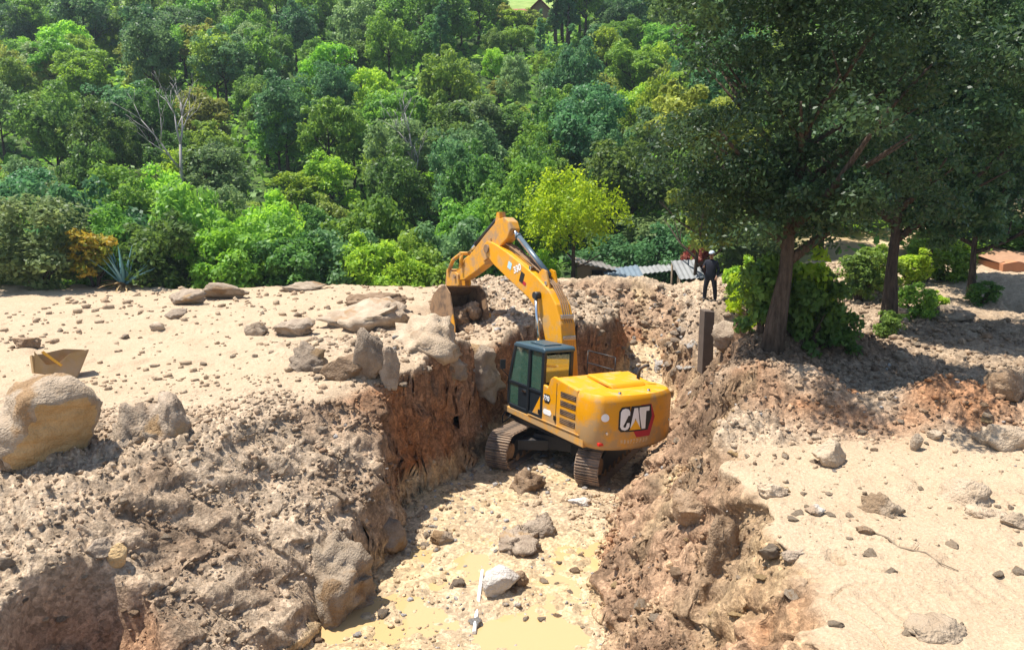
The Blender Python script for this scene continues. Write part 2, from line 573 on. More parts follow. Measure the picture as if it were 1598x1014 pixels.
# leaf materials
LEAF = {
    'dark': mat_leaf('leaf_dark', (.056, .128, .026), (.145, .255, .040), .42),
    'mid': mat_leaf('leaf_mid', (.092, .200, .024), (.200, .345, .040), .42),
    'bright': mat_leaf('leaf_bright', (.150, .300, .020), (.280, .440, .036), .45),
    'grey': mat_leaf('leaf_grey_green', (.105, .180, .058), (.220, .315, .105), .42),
    'blue': mat_leaf('leaf_blue_green', (.048, .135, .048), (.125, .240, .080), .42),
    'olive': mat_leaf('leaf_olive', (.160, .210, .032), (.310, .360, .066), .42),
    'autumn': mat_leaf('leaf_autumn', (.16, .26, .03), (.50, .31, .03), .4),
    'rust': mat_leaf('leaf_rust', (.20, .06, .03), (.42, .15, .08), .3),
    'lime': mat_leaf('leaf_lime', (.17, .29, .010), (.36, .47, .018), .5, objvar=.02),
    'big': mat_leaf('leaf_big_tree', (.016, .048, .020), (.075, .130, .040), .36, .45, .35, objvar=.08),
    'big2': mat_leaf('leaf_back_tree', (.026, .072, .034), (.095, .170, .056), .36, .45, .4, objvar=.12),
    'agave': mat_leaf('leaf_agave', (.10, .25, .27), (.22, .40, .42), .1, .5, .3, objvar=.02),
    'straw': mat_leaf('leaf_straw', (.30, .20, .09), (.50, .36, .18), .2, .7, .1, objvar=.05),
}

# ---------------------------------------------------------------- excavator pose (needed by the ground it stands on)
EX_P = np.array([1.53, 18.85, -3.12])
EX_YAW, TR_YAW = R_(122), R_(65)
EX_TILT = Matrix.Rotation(R_(2.2), 3, 'Y') @ Matrix.Rotation(R_(-4.0), 3, 'X')
EX_ROT = EX_TILT @ Matrix.Rotation(EX_YAW, 3, 'Z')
EX_N = np.array(EX_TILT.col[2])

# ---------------------------------------------------------------- terrain
L_TOE = [(-4.6, -45), (-3.6, 6), (-2.95, 11.2), (-2.5, 13.0), (-1.95, 15), (-1.25, 17), (-.85, 18.3), (-.3, 19.8), (.5, 21.6), (1.8, 22.6), (3.4, 24.0), (4.2, 25.7), (4.6, 28)]
R_TOE = [(5.6, 28), (5.4, 26), (5.3, 24), (5.1, 22), (4.45, 20.6), (3.4, 18.4), (2.5, 16.2), (2.2, 14.6), (1.9, 13.2), (1.5, 11.3), (1.0, 6), (.4, -45)]
POLY = L_TOE + R_TOE


def inside(x, y):
    c = np.zeros(x.shape, bool)
    n = len(POLY)
    j = n - 1
    for i in range(n):
        xi, yi = POLY[i]; xj, yj = POLY[j]
        if yi != yj:
            c ^= ((yi > y) != (yj > y)) & (x < (xj - xi) * (y - yi) / (yj - yi) + xi)
        j = i
    return c


def gauss(x, y, cx, cy, rx, ry, h, a=0.):
    c, s = math.cos(a), math.sin(a)
    u, v = (x - cx) * c + (y - cy) * s, -(x - cx) * s + (y - cy) * c
    return h * np.exp(-(u / rx) ** 2 - (v / ry) ** 2)


CRACKS = [[(3.62, 6.0), (3.7, 6.6), (3.52, 7.0), (3.42, 7.3), (3.28, 7.6)], [(3.42, 7.3), (3.7, 7.5), (4.1, 7.55)], [(3.9, 8.9), (4.4, 8.5), (4.9, 8.2)], [(3.3, 8.2), (3.9, 8.05), (4.5, 7.6)]]


def terrain(x, y, fine=True):
    x = np.asarray(x, float); y = np.asarray(y, float)
    lx = np.interp(y, [p[1] for p in L_TOE], [p[0] for p in L_TOE])
    rx = np.interp(y, [p[1] for p in R_TOE[::-1]], [p[0] for p in R_TOE[::-1]])
    right = x > .5 * (lx + rx)
    w1 = fbm(x, y, 1.7, 3, 11) * .42 + fbm(x, y, .45, 3, 21) * .16
    ins = inside(x, y)
    d = seg_dist(x, y, POLY[1:-1])
    d = np.where(ins, -d, d)
    near_ex = np.exp(-(((x - 1.5) / 3.2) ** 4 + ((y - 18.85) / 3.6) ** 4))
    d = d + w1 * (1 - .65 * near_ex)
    # ---- level of the land round the trench
    base = fbm(x, y, 7, 3, 31) * .13
    zl = np.interp(y, [0, 6, 8, 10, 12, 14, 40], [-2.2, -1.75, -1.2, -.62, -.18, .02, .02])
    zr = np.zeros_like(x)
    top = np.where(right, zr, zl) + base
    # left bank: ridges and swales in the loose slope
    top += np.where(right, 0, gauss(x, y, -3.6, 17.8, 2.3, 1.3, .42) + gauss(x, y, -1.9, 19.2, 1.3, 1.0, .25)
                    + gauss(x, y, -6.2, 9.4, 1.0, 2.4, .28, .5) + gauss(x, y, -4.3, 9.0, .8, 2.2, .4, .45) - gauss(x, y, -5.3, 8.6, .45, 1.9, .5, .42)
                    - gauss(x, y, -.2, 20.4, 2.4, 1.8, .40))
    # hollow dug into the bottom of the left bank
    pit = smooth01(.1, -.12, np.hypot((x + 5.45) / .85, (y - 8.35) / 1.1) - 1 + fbm(x, y, .5, 3, 5) * .12)
    top = np.where(right, top, top - 1.15 * pit)
    # rubble bank beyond the excavator
    rub = smooth01(-4.5, -1.0, x) * smooth01(20.3, 21.8, y) * smooth01(9.5, 6.5, x)
    ztr = np.clip(-.62 - .26 * (x - 1.9) + (y - 22) * .17, -1.6, .12)
    top = top * (1 - rub) + (ztr + base) * rub
    top = top - gauss(x, y, -1.6, 23.4, 1.15, 1.9, .95) - gauss(x, y, -1.9, 24.4, .8, .7, .25)
    wp = np.exp(-((x - 7.3) / 1.2) ** 4 - ((y - 26.0) / 1.3) ** 4)
    top = top * (1 - wp) + .0 * wp
    # right berm and heaps
    bm = seg_dist(x, y, [(4.7, 13.7), (6.5, 12.9), (8.4, 12.3), (13, 11.6)])
    berm = .74 * np.exp(-(bm / .78) ** 2) * (1 + .35 * fbm(x, y, 1.2, 3, 41))
    heap = gauss(x, y, 5.5, 15.6, 1.2, 1.3, .75) + gauss(x, y, 6.6, 16.9, 1.9, 1.0, .72) + gauss(x, y, 6.2, 20.2, .8, 1.2, .55) + gauss(x, y, 8.2, 16.6, 1.3, .6, .3)
    top += np.where(x > 2.5, berm + heap, 0)
    tl = smooth01(8.5, 14, x) * smooth01(20, 33, y) * .7
    top += tl
    # ---- trench floor
    zf = np.interp(y, [-40, 9, 13.6, 14.8, 16.2, 17, 24, 27, 28.6], [-2.82, -2.82, -2.82, -2.68, -2.72, -2.95, -3.0, -2.45, -2.0])
    pl = EX_P[2] - (EX_N[0] * (x - EX_P[0]) + EX_N[1] * (y - EX_P[1])) / EX_N[2]
    zf = zf * (1 - near_ex) + pl * near_ex
    # ---- walls
    dd = np.maximum(d, 0)
    h1 = np.interp(y, [6, 10, 11.5, 13, 15, 17, 40], [.3, .5, .9, 1.5, 2.3, 3.2, 3.2])
    k1 = np.interp(y, [6, 10, 13, 15, 40], [1.5, 2.2, 4, 6, 6])
    pl_l = np.where(dd * k1 < h1, dd * k1, h1 + (dd - h1 / k1) * .62)
    k2 = np.interp(y, [7, 10, 15, 17, 19, 23, 25, 30], [.95, 1.1, 1.1, .75, .75, 1.6, 2.6, 2.6])
    pl_r = np.where(dd < 1.15, dd * k2, 1.15 * k2 + (dd - 1.15) * (k2 + np.interp(y, [6, 10, 14, 16], [.7, .6, .7, 1.0])))
    pl_r = pl_r * (1 + .16 * fbm(x, y, .8, 3, 77))
    end = smooth01(26.5, 28.5, y)
    prof = np.where(right, pl_r, pl_l) * (1 - end) + dd * .55 * end
    wallz = zf + prof
    wall = smooth01(-.05, .25, top - wallz) * (d > 0)
    z = np.minimum(top, wallz)
    # rounded lips
    e = np.clip(1 - np.abs(top - wallz) / .25, 0, 1)
    z = z - .06 * e * e
    # ---- land beyond the plateau falls away under the hillside
    ye = np.interp(x, [-40, -3, 0, 7, 10, 40], [29.6, 29.6, 31.3, 31.6, 33, 33]) + fbm(x, y, 3.0, 2, 51) * .7
    z = z - np.maximum(0, y - ye) * .75
    # ---- roughness
    floor = (d <= .1).astype(float) * smooth01(9, 9.5, y)
    sandm = np.where(right, smooth01(12.2, 11.4, y + .25 * fbm(x, y, .8, 3, 61)) + smooth01(14.2, 15.2, y) * (.22 + .4 * smooth01(20, 25, y) * smooth01(12, 15, x)),  # sand thinned under the right trees to paint in deeper shade
                     smooth01(12.2, 15.4, y + 1.1 * fbm(x, y, 1.5, 3, 62) - .10 * (x + 6)))
    sandm = np.clip(sandm, 0, 1) * smooth01(.15, .5, d - np.where(right, .1, 0)) * (1 - wall) * (1 - .85 * rub)
    sandm = sandm * (1 - np.clip((berm + heap - .12) * 5, 0, 1) * (x > 2.5))
    outc = np.clip(gauss(x, y, -2.6, 18.2, 3.0, 1.6, 1.5), 0, 1) * (~right)
    sandm = sandm * (1 - .75 * outc)
    rough = np.clip(1 - .93 * sandm, .06, 1)
    rough = rough * (1 - .80 * floor)
    if fine:
        z = z + rough * (fbm(x, y, 1.3, 3, 71) * .13 + fbm(x, y, .33, 3, 81) * .03)
        z = z + (1 - rough) * (fbm(x, y, .9, 4, 72) * .035 + lumps(x, y, .55, 300, .18) * .055 + lumps(x, y, .22, 310, .22) * .03)
        lm = lumps(x, y, .62, 100, .3) * .15 + lumps(x, y, .31, 110, .6) * .12 + lumps(x, y, .17, 120, .85) * .085 + lumps(x, y, .10, 130, .9) * .055
        calm = .30 + .70 * smooth01(-.35, .45, fbm(x, y, 1.9, 3, 87))
        lm = lm * np.where(right | (y > 16), 1.0, .78)
        z = z + rough * lm * calm * (1 - .35 * wall) * (1 - .5 * near_ex * floor)
        z = z + floor * fbm(x, y, 1.4, 3, 91) * .09 * (1 - .8 * near_ex)
        for ax, ay, bx, by in ((-15, 19.2, -4.2, 22.4), (-15, 21.4, -4.2, 24.6), (4.0, 8.9, 13, 10.6), (3.8, 7.1, 13, 8.6)):
            L_ = math.hypot(bx - ax, by - ay); ux, uy = (bx - ax) / L_, (by - ay) / L_
            al, ac = (x - ax) * ux + (y - ay) * uy, np.abs(-(x - ax) * uy + (y - ay) * ux)
            band = smooth01(.30, .22, ac) * ((al > 0) & (al < L_)) * (1 - rough) * smooth01(-.5, .2, fbm(x, y, 1.5, 2, 95))
            z = z - band * (.022 + .012 * np.sin(al * 2 * math.pi / .19))
        cr = np.full(x.shape, 9.)
        for P in CRACKS:
            cr = np.minimum(cr, seg_dist(x + .05 * vn(x * 5, y * 5, 3), y + .05 * vn(x * 5, y * 5, 4), P))
        z = z - .06 * np.clip(1 - cr / .028, 0, 1)
    # ---- soil kinds, with tree shade on the right painted into dark
    nn = fbm(x, y, 1.3, 4, 201)
    red = wall * np.where(right, .42 + smooth01(.1, .8, nn) * .35, smooth01(13.2, 15.2, y) * (.75 + .25 * nn))
    red = np.clip(red + pit * (~right) * .55, 0, 1) * (1 - .6 * rub * (d > .7))
    red = np.where(right, np.maximum(red, np.clip(berm * 2.2, 0, .72) * (x > 2.5) * smooth01(-.6, .3, nn)), red)
    och = np.clip(floor * (.62 + .5 * nn), 0, 1)
    och = np.maximum(och, np.where(right, wall * np.clip(.16 + .85 * fbm(x, y, 1.0, 3, 221), 0, .85), 0))
    n5 = fbm(x, y, .7, 4, 231)
    dark = np.where(right, wall * np.clip(.30 + .7 * n5, 0, .9) + np.clip(heap * 2.3 - .1, 0, .9) * (x > 2.5), wall * np.clip(.15 + .5 * n5, 0, .6))  # heap is moist earth, darkened further for the big tree's shade
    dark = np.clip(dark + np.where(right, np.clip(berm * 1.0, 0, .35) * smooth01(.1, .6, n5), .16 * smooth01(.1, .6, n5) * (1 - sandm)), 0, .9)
    dark = np.maximum(dark, np.where(right, smooth01(14.3, 16, y) * smooth01(5, 6.5, x) * smooth01(27, 23, y) * (.42 + .3 * n5), 0))  # shade of the right trees painted into the soil colour
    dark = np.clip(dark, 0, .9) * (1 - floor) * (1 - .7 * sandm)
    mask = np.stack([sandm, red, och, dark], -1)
    return z, mask, wall, rough


def hz(x, y):
    x = np.asarray(x, float); y = np.asarray(y, float)
    l = np.interp(y, [-50, 27, 33, 40, 60, 110, 135, 200, 420], [-4, -3.2, -2.4, -2.1, 5.2, 26.5, 34.5, 56, 150])
    r = np.interp(y, [-50, 24, 28, 33, 40, 60, 110, 135, 200, 420], [-3, -1.0, -.3, .9, 2.6, 9.5, 29, 36, 56, 150])
    f = smooth01(9, 15, x - np.maximum(0, y - 40) * .12)
    z = l * (1 - f) + r * f
    a = smooth01(34, 60, y)
    return z + a * (fbm(x, y, 26, 3, 401) * 2.0) + .25 * fbm(x, y, 5, 3, 402)


C_ = np.array([0, 0, CAM_Z])
FW = np.array([0, math.cos(PITCH), -math.sin(PITCH)])
UP = np.array([0, math.sin(PITCH), math.cos(PITCH)])


def ray(px, py):
    return np.array([(px - 799) / FPX, 0, 0]) + UP * (507 - py) / FPX + FW


_T = np.concatenate([np.arange(5, 40, .02), np.arange(40, 260, .2)])


def hit(px, py, hill=False):
    """point of the land seen at a pixel of the photograph"""
    d = ray(px, py)
    P = C_ + d * _T[:, None]
    z = terrain(P[:, 0], P[:, 1], False)[0]
    if hill:
        z = np.where(P[:, 1] > 27, np.maximum(z, hz(P[:, 0], P[:, 1])), z)
    k = np.argmax(P[:, 2] < z)
    return P[k]


def at_depth(px, py, D):
    """point on a pixel's line at distance y = D"""
    d = ray(px, py)
    return C_ + d * (D / d[1])


def gz(x, y):
    return float(terrain(np.array([x]), np.array([y]))[0][0])


def build_ground():
    ys = [-120, -60, -30, -15, -6, -1, 2, 3.5, 4.6]
    y = 5.2
    while y < 37:
        ys.append(y)
        y += .0034 * y + .004
    ys = np.array(ys)
    u = np.concatenate([[-9, -5, -3, -2.2, -1.6, -1.25, -1.1], np.linspace(-1, 1, 980), [1.1, 1.25, 1.6, 2.2, 3, 5, 9]])
    half = np.maximum(ys, 4) * .735 + 1.2
    X = u[None, :] * half[:, None]
    Y = np.repeat(ys[:, None], len(u), 1)
    sh = X.shape
    z, mask, wall, rough = terrain(X.ravel(), Y.ravel())
    x, y = X.ravel().copy(), Y.ravel().copy()
    # walls are not a smooth sheet: push crumbs in and out sideways
    w = np.clip(wall, 0, 1) * smooth01(5, 6, y)
    x += w * (fbm(x, z * 1.3 + y * .8, .42, 3, 501) * .15)
    y += w * (fbm(x + z * 1.1, y, .38, 3, 511) * .13)
    V = np.stack([x, y, z], -1)
    ny, nx = sh
    i = np.arange(ny * nx).reshape(ny, nx)
    F = np.stack([i[:-1, :-1], i[:-1, 1:], i[1:, 1:], i[1:, :-1]], -1).reshape(-1, 4)
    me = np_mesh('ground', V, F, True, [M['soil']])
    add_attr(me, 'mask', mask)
    return tag(new_obj('ground', me), kind='structure')


ground = build_ground()


# hillside
def mat_hill():
    m, t, N, L, P = nt('hillside_grass')
    at = N.new('ShaderNodeAttribute'); at.attribute_name = 'mask'
    sp = N.new('ShaderNodeSeparateColor'); L.new(at.outputs['Color'], sp.inputs[0])
    tc = N.new('ShaderNodeTexCoord')
    n1 = N.new('ShaderNodeTexNoise'); n1.inputs['Scale'].default_value = .6; n1.inputs['Detail'].default_value = 9
    L.new(tc.outputs['Object'], n1.inputs['Vector'])

    def two(a, b):
        x = N.new('ShaderNodeMix'); x.data_type = 'RGBA'
        x.inputs['A'].default_value = (*a, 1); x.inputs['B'].default_value = (*b, 1)
        rp = N.new('ShaderNodeMapRange'); rp.inputs['From Min'].default_value = .35; rp.inputs['From Max'].default_value = .65
        L.new(n1.outputs['Fac'], rp.inputs['Value']); L.new(rp.outputs[0], x.inputs['Factor'])
        return x.outputs['Result']

    def mixc(a, b, f):
        x = N.new('ShaderNodeMix'); x.data_type = 'RGBA'
        L.new(a, x.inputs['A']); L.new(b, x.inputs['B']); L.new(f, x.inputs['Factor'])
        return x.outputs['Result']
    c = mixc(two((.03, .055, .018), (.08, .13, .03)), two((.34, .24, .14), (.48, .37, .23)), sp.outputs[0])
    c = mixc(c, two((.17, .25, .06), (.26, .33, .10)), sp.outputs[1])
    L.new(c, P.inputs['Base Color'])
    P.inputs['Roughness'].default_value = .95
    P.inputs['Specular IOR Level'].default_value = .1
    return m


def build_hill():
    ys = np.concatenate([np.linspace(26, 60, 90), np.linspace(61, 150, 90), np.linspace(155, 420, 40)])
    u = np.linspace(-1, 1, 170)
    half = ys * .95 + 40
    X = u[None] * half[:, None]
    Y = np.repeat(ys[:, None], len(u), 1)
    x, y = X.ravel(), Y.ravel()
    z = hz(x, y)
    ny, nx = X.shape
    i = np.arange(ny * nx).reshape(ny, nx)
    F = np.stack([i[:-1, :-1], i[:-1, 1:], i[1:, 1:], i[1:, :-1]], -1).reshape(-1, 4)
    me = np_mesh('hillside', np.stack([x, y, z], -1), F, True, [M['hill']])
    n = fbm(x, y, 6, 3, 421)
    dry = smooth01(12, 15.5, x) * smooth01(46, 36, y + 3 * n)
    mead = smooth01(112, 119, y + 4 * n)
    add_attr(me, 'mask', np.stack([dry, mead, 0 * x, 0 * x + 1], -1))
    return tag(new_obj('hillside', me), kind='structure')


M['hill'] = mat_hill()
build_hill()

# muddy water lying in the trench
mw, t_, N_, L_, P_ = nt('muddy_water')
P_.inputs['Base Color'].default_value = (.44, .30, .14, 1)
P_.inputs['Roughness'].default_value = .03
P_.inputs['Specular IOR Level'].default_value = .5
nw = N_.new('ShaderNodeTexNoise'); nw.inputs['Scale'].default_value = 5
bw = N_.new('ShaderNodeBump'); bw.inputs['Strength'].default_value = .15; bw.inputs['Distance'].default_value = .02
L_.new(nw.outputs['Fac'], bw.inputs['Height']); L_.new(bw.outputs[0], P_.inputs['Normal'])
M['water'] = mw
wx = np.array([[-5, 8], [3, 8], [3.5, 15.3], [-3, 15.3]])
me = np_mesh('muddy_water', np.c_[wx, np.full(4, -2.79)], np.array([[0, 1, 2, 3]]), False, [mw])
tag(new_obj('muddy_water', me), kind='structure')

# ---------------------------------------------------------------- excavator
def lerp(a, b, t):
    return a + (b - a) * t


def build_excavator():
    root = empty('excavator', tuple(EX_P))
    root.rotation_euler = EX_ROT.to_euler()
    tag(root, 'yellow tracked excavator standing in the trench with its bucket down on the bank', 'excavator')
    rel = TR_YAW - EX_YAW

    # ---- undercarriage
    def under(o):
        o.rotation_euler = (0, 0, rel)
        return o
    cx, r = 1.63, .43
    per = 4 * cx + 2 * math.pi * r
    n = 48
    sb = MB()
    sb.box((-.092, -.30, 0), (.092, .30, .026))
    for gx in (-.07, .0, .07):
        sb.box((gx - .011, -.29, .026), (gx + .011, .29, .058))
    sb.box((-.06, -.12, -.07), (.06, -.06, 0)).box((-.06, .06, -.07), (.06, .12, 0))
    shoe = None
    for side in (1, -1):
        yc = side * 1.19
        tb = MB()
        # link chain inside the shoes
        pts = []
        for k in range(40):
            s = per * k / 40
            pts.append(track_pt(s, cx, r - .045, per)[0])
        ring = []
        o_, i_ = [], []
        for k in range(40):
            s = per * k / 40
            p, nn = track_pt(s, cx, r - .03, per)
            o_.append(p); i_.append((p[0] - nn[0] * .07, p[1] - nn[1] * .07))
        vs, fs = [], []
        for k in range(40):
            for (a, b) in (o_[k], i_[k]):
                vs += [(a, yc - .13, b + .055), (a, yc + .13, b + .055)]
        for k in range(40):
            a, b = 4 * k, 4 * ((k + 1) % 40)
            fs += [(a, a + 1, b + 1, b), (a + 2, b + 2, b + 3, a + 3), (a, b, b + 2, a + 2), (a + 1, a + 3, b + 3, b + 1)]
        tb._add(vs, fs)
        tr = under(tb.build('track', M['track'], root))
        for k in range(n):
            p, nn = track_pt(per * (k + .5) / n, cx, r, per)
            if shoe is None:
                so = sb.build('track_shoe', M['track'], tr)
                shoe = so.data
            else:
                so = new_obj('track_shoe', shoe, tr)
            ang = math.atan2(nn[0], nn[1])
            so.location = (p[0], yc, p[1] + .058 - 0.0)
            so.rotation_euler = (0, ang, 0)
        fb = MB()
        fb.prism_xz([(-1.45, .30), (-1.2, .16), (1.2, .16), (1.5, .30), (1.5, .62), (1.1, .72), (-1.1, .72), (-1.45, .62)], yc - .19, yc + .19)
        under(fb.build('track_frame', M['black'], root, .02))
        for wx_, nm in ((-cx, 'sprocket'), (cx, 'idler_wheel')):
            wb = MB().cyl_y((wx_, .43 + .058), .34, yc - .07, yc + .07, 20)
            wb.cyl_y((wx_, .43 + .058), .20, yc - .22, yc + .22, 16)
            under(wb.build(nm, M['mud_steel'], root))
        for k in range(7):
            x_ = lerp(-1.15, 1.15, k / 6)
            under(MB().cyl_y((x_, .20), .095, yc - .2, yc + .2, 12).build('track_roller', M['mud_steel'], root))
        for x_ in (-.6, .6):
            under(MB().cyl_y((x_, .80), .06, yc - .16, yc + .16, 12).build('carrier_roller', M['mud_steel'], root))
    cb = MB()
    cb.prism_xy([(-.75, -.75), (.75, -.75), (.75, .75), (-.75, .75)], .42, .78)
    for sx in (1, -1):
        for sy in (1, -1):
            cb.prism_xy([(sx * .35, sy * .55), (sx * .75, sy * .3), (sx * 1.25, sy * 1.15), (sx * .8, sy * 1.15)], .38, .66)
    under(cb.build('car_body', M['black'], root, .02))
    MB().tube([(0, 0, .76), (0, 0, 1.02)], .62, 32).build('swing_bearing', M['black'], root)

    # ---- upper structure. x forward, y left, z up
    W = 1.25
    # belly and deck
    MB().prism_xy([(1.35, W - .05), (1.35, -W + .05), (-2.1, -W + .05), (-2.35, -.6), (-2.35, .6), (-2.1, W - .05)], 1.0, 1.13).build('belly_plate', M['black'], root)
    MB().prism_xz([(1.42, 1.14), (1.42, 1.30), (-.4, 1.30), (-2.15, 1.30), (-2.15, 1.06), (-.3, 1.10)], W - .28, W).build('deck_beam', M['yellow'], root, .02)
    MB().prism_xz([(1.42, 1.14), (1.42, 1.30), (-2.15, 1.30), (-2.15, 1.06)], -W, -W + .28).build('deck_beam', M['yellow'], root, .02)
    MB().prism_xz([(1.40, 1.135), (1.40, 1.24), (-1.2, 1.24), (-1.2, 1.135)], -W + .285, W - .285).build('deck_plate', M['black'], root)

    # counterweight
    def xs(y):
        return -2.46 - .36 * (1 - min(1, abs(y) / W) ** 2.4)
    lay = [(1.06, -.10, .88), (1.14, -.02, .97), (1.26, 0, 1.0), (2.20, 0, 1.0), (2.30, -.02, .985), (2.37, -.07, .95)]
    ys = [lerp(-1, 1, k / 32) for k in range(33)]
    vs, fs = [], []
    for (z, ins, wsc) in lay:
        ring = []
        for t in ys:
            y = t * W * wsc
            x = xs(t * W) - 0 - ins
            # the corner turns round to the flank
            x = lerp(x, -2.05, smooth_s(.90, 1.0, abs(t)) * .55)
            ring.append((x, y, z))
        ring.append((-1.86, W * wsc, z)); ring.insert(0, (-1.86, -W * wsc, z))
        vs += ring
    nr = len(ys) + 2
    for l in range(len(lay) - 1):
        for k in range(nr - 1):
            a = l * nr + k
            fs.append((a, a + nr, a + nr + 1, a + 1))
    fs.append(tuple((len(lay) - 1) * nr + k for k in range(nr - 1, -1, -1)))
    fs.append(tuple(range(nr)))
    fs.append(tuple(l * nr for l in range(len(lay))) + tuple(l * nr + nr - 1 for l in range(len(lay) - 1, -1, -1)))
    cw = MB()._add(vs, fs, None, True).build('counterweight', M['yellow'], root)
    cw.modifiers.new('split', 'EDGE_SPLIT').split_angle = R_(32)

    def surf(y, z, off):
        return (xs(y) - off, y, z)

    def decal(name, polys, mat, off, y0, z0, sc, parent=cw, su=1.0):
        """flat print following the curve of the counterweight; u runs to the machine's right"""
        bm = bmesh.new()
        for poly in polys:
            vv = [bm.verts.new((0, y0 - u * sc * su, z0 + v * sc)) for u, v in poly]
            bm.faces.new(vv)
        bmesh.ops.triangulate(bm, faces=bm.faces[:])
        bmesh.ops.subdivide_edges(bm, edges=bm.edges[:], cuts=2, use_grid_fill=True)
        bmesh.ops.triangulate(bm, faces=bm.faces[:])
        for v in bm.verts:
            v.co.x = xs(v.co.y) - off
        bmesh.ops.recalc_face_normals(bm, faces=bm.faces[:])
        me = bpy.data.meshes.new(name)
        bm.to_mesh(me); bm.free()
        o = new_obj(name, me, parent, mat)
        s = o.modifiers.new('solid', 'SOLIDIFY'); s.thickness = .003; s.offset = 0
        return o
    C = [(.30, .62), (.30, .76), (.25, .87), (.15, .91), (.05, .87), (.0, .76), (.0, .19), (.05, .08), (.15, .04), (.25, .08), (.30, .19), (.30, .33), (.215, .33), (.215, .20), (.15, .15), (.085, .20), (.085, .75), (.15, .80), (.215, .75), (.215, .62)]
    Aa = [(.44, .90), (.57, .90), (.69, .12), (.61, .12), (.505, .50), (.40, .12), (.33, .12)]
    T = [(.63, .91), (1.02, .91), (1.02, .74), (.895, .74), (.895, .04), (.755, .04), (.755, .74), (.63, .74)]
    TRI = [(.505, .44), (.72, .04), (.30, .04)]

    HEX_R = [(.70, 1.0), (1.10, 1.0), (1.28, .46), (1.10, -.28), (.58, -.28), (.46, -.02)]
    HEX_B = [(.34, .98), (1.08, .98), (1.14, .50), (1.0, -.03), (.20, -.03)]
    C_B = [(.30, .62), (.30, .98), (.03, .96), (-.05, .80), (-.05, .10), (.03, -.02), (.30, -.02)]
    sc, y0, z0 = .60, .66, 1.54
    decal('logo_red_hexagon', [HEX_R], M['red_print'], .004, y0, z0, sc, su=1.32)
    decal('logo_black_hexagon', [HEX_B, C_B], M['black_print'], .009, y0, z0, sc, su=1.32)
    decal('logo_letter', [C], M['white_print'], .014, y0, z0, sc, su=1.32)
    decal('logo_letter', [Aa], M['white_print'], .014, y0, z0, sc, su=1.32)
    decal('logo_letter', [T], M['white_print'], .014, y0, z0, sc, su=1.32)
    decal('logo_triangle', [TRI], M['yellow_print'], .019, y0, z0, sc, su=1.32)
    fl = []
    rr = random.Random(3)
    u = 0
    for k in range(9):
        w = rr.uniform(.07, .11)
        fl.append([(u, .0), (u + w * .4, .0), (u + w * .4, .16), (u, .16)])
        fl.append([(u + w * .45, .10 * rr.random()), (u + w * .9, .02), (u + w * .9, .15), (u + w * .45, .15)])
        u += w + .045
    decal('faded_lettering', fl, M['faded_print'], .004, .62, 1.24, .66)
    circ = [(math.cos(2 * math.pi * k / 14) * .5, math.sin(2 * math.pi * k / 14) * (.62 if k < 7 else .5)) for k in range(14)]
    decal('round_sticker', [circ], M['white_print'], .006, 1.0, 1.86, .17)
    MB().tube([surf(.95, 1.50, -.01), surf(.95, 1.50, .02)], .035, 12).build('lashing_eye', M['steel'], root)
    MB().tube([surf(-1.02, 1.62, -.01), surf(-1.02, 1.62, .02)], .03, 12).build('lashing_eye', M['steel'], root)
    MB().box((-2.60, .98, 1.20), (-2.52, 1.13, 1.27)).build('tail_light', M['red_lens'], root, .01)
    for y_ in (.55, -.35):
        MB().tube([(-2.55, y_, 2.34), (-2.55, y_, 2.42)], .04, 10).build('lifting_eye', M['steel'], root)

    # side bodywork, left: engine-door panel with the slanted front edge behind the cab
    panel = [(.12, 1.305), (-.36, 2.02), (-.42, 2.24), (-.62, 2.20), (-.72, 2.44), (-.85, 2.52), (-1.85, 2.37), (-1.845, 1.305)]
    sp = MB().prism_xz(panel, W - .10, W - .012).build('side_panel', M['yellow'], root, .025)
    for k in range(4):
        z_ = 2.17 - k * .215
        lb = MB()
        lb.box((-1.80, W - .013, z_ - .085), (-1.18, W - .005, z_ + .045))
        lo = lb.build('louvre', M['dark_gap'], sp)
        for q in range(3):
            z2 = z_ - .07 + q * .042
            MB().box((-1.80, W - .010, z2), (-1.18, W + .006, z2 + .014)).build('louvre_slat', M['mud_steel'], lo) if False else None
        ls = MB()
        for q in range(3):
            z2 = z_ - .068 + q * .042
            ls.box((-1.79, W - .006, z2), (-1.19, W + .004, z2 + .015))
        ls.build('louvre_slats', M['mud_steel'], sp)
    MB().box((-1.015, W - .02, 1.33), (-1.0, W - .006, 2.38)).build('panel_seam', M['dark_gap'], sp)
    MB().box((-2.0, W - .006, 1.315), (.2, W + .02, 1.335)).build('deck_rail', M['yellow'], sp)
    # model decal on the panel
    MB().prism_xz([(-.72, 2.02), (-.50, 2.02), (-.46, 1.93), (-.52, 1.80), (-.70, 1.80), (-.76, 1.91)], W - .012, W - .004).build('number_plate', M['black_print'], sp)
    text_mesh('number_lettering', '330', .165, (-.475, W - .001, 1.865), (R_(90), 0, R_(180)), M['white_print'], sp)
    MB().prism_xz([(-.50, 1.50), (-.78, 1.50), (-.82, 1.56), (-.78, 1.63), (-.50, 1.63), (-.46, 1.56)], W - .012, W - .004).build('oval_sticker', M['white_print'], sp)
    for x_ in (-.30, -.98):
        MB().box((x_ - .05, W - .012, 1.44), (x_ + .05, W + .012, 1.56)).build('door_latch', M['black_print'], sp, .01)
    # right bodywork
    MB().prism_xz([(.95, 1.305), (.95, 1.75), (.55, 2.15), (-.72, 2.30), (-1.85, 2.37), (-1.845, 1.305)], -W + .012, -W + .10).build('side_panel', M['yellow'], root, .025)
    MB().box((-.55, -W + .10, 1.305), (.93, -.42, 2.05)).build('fuel_tank', M['yellow'], root, .05)
    # engine hood
    hb = MB()
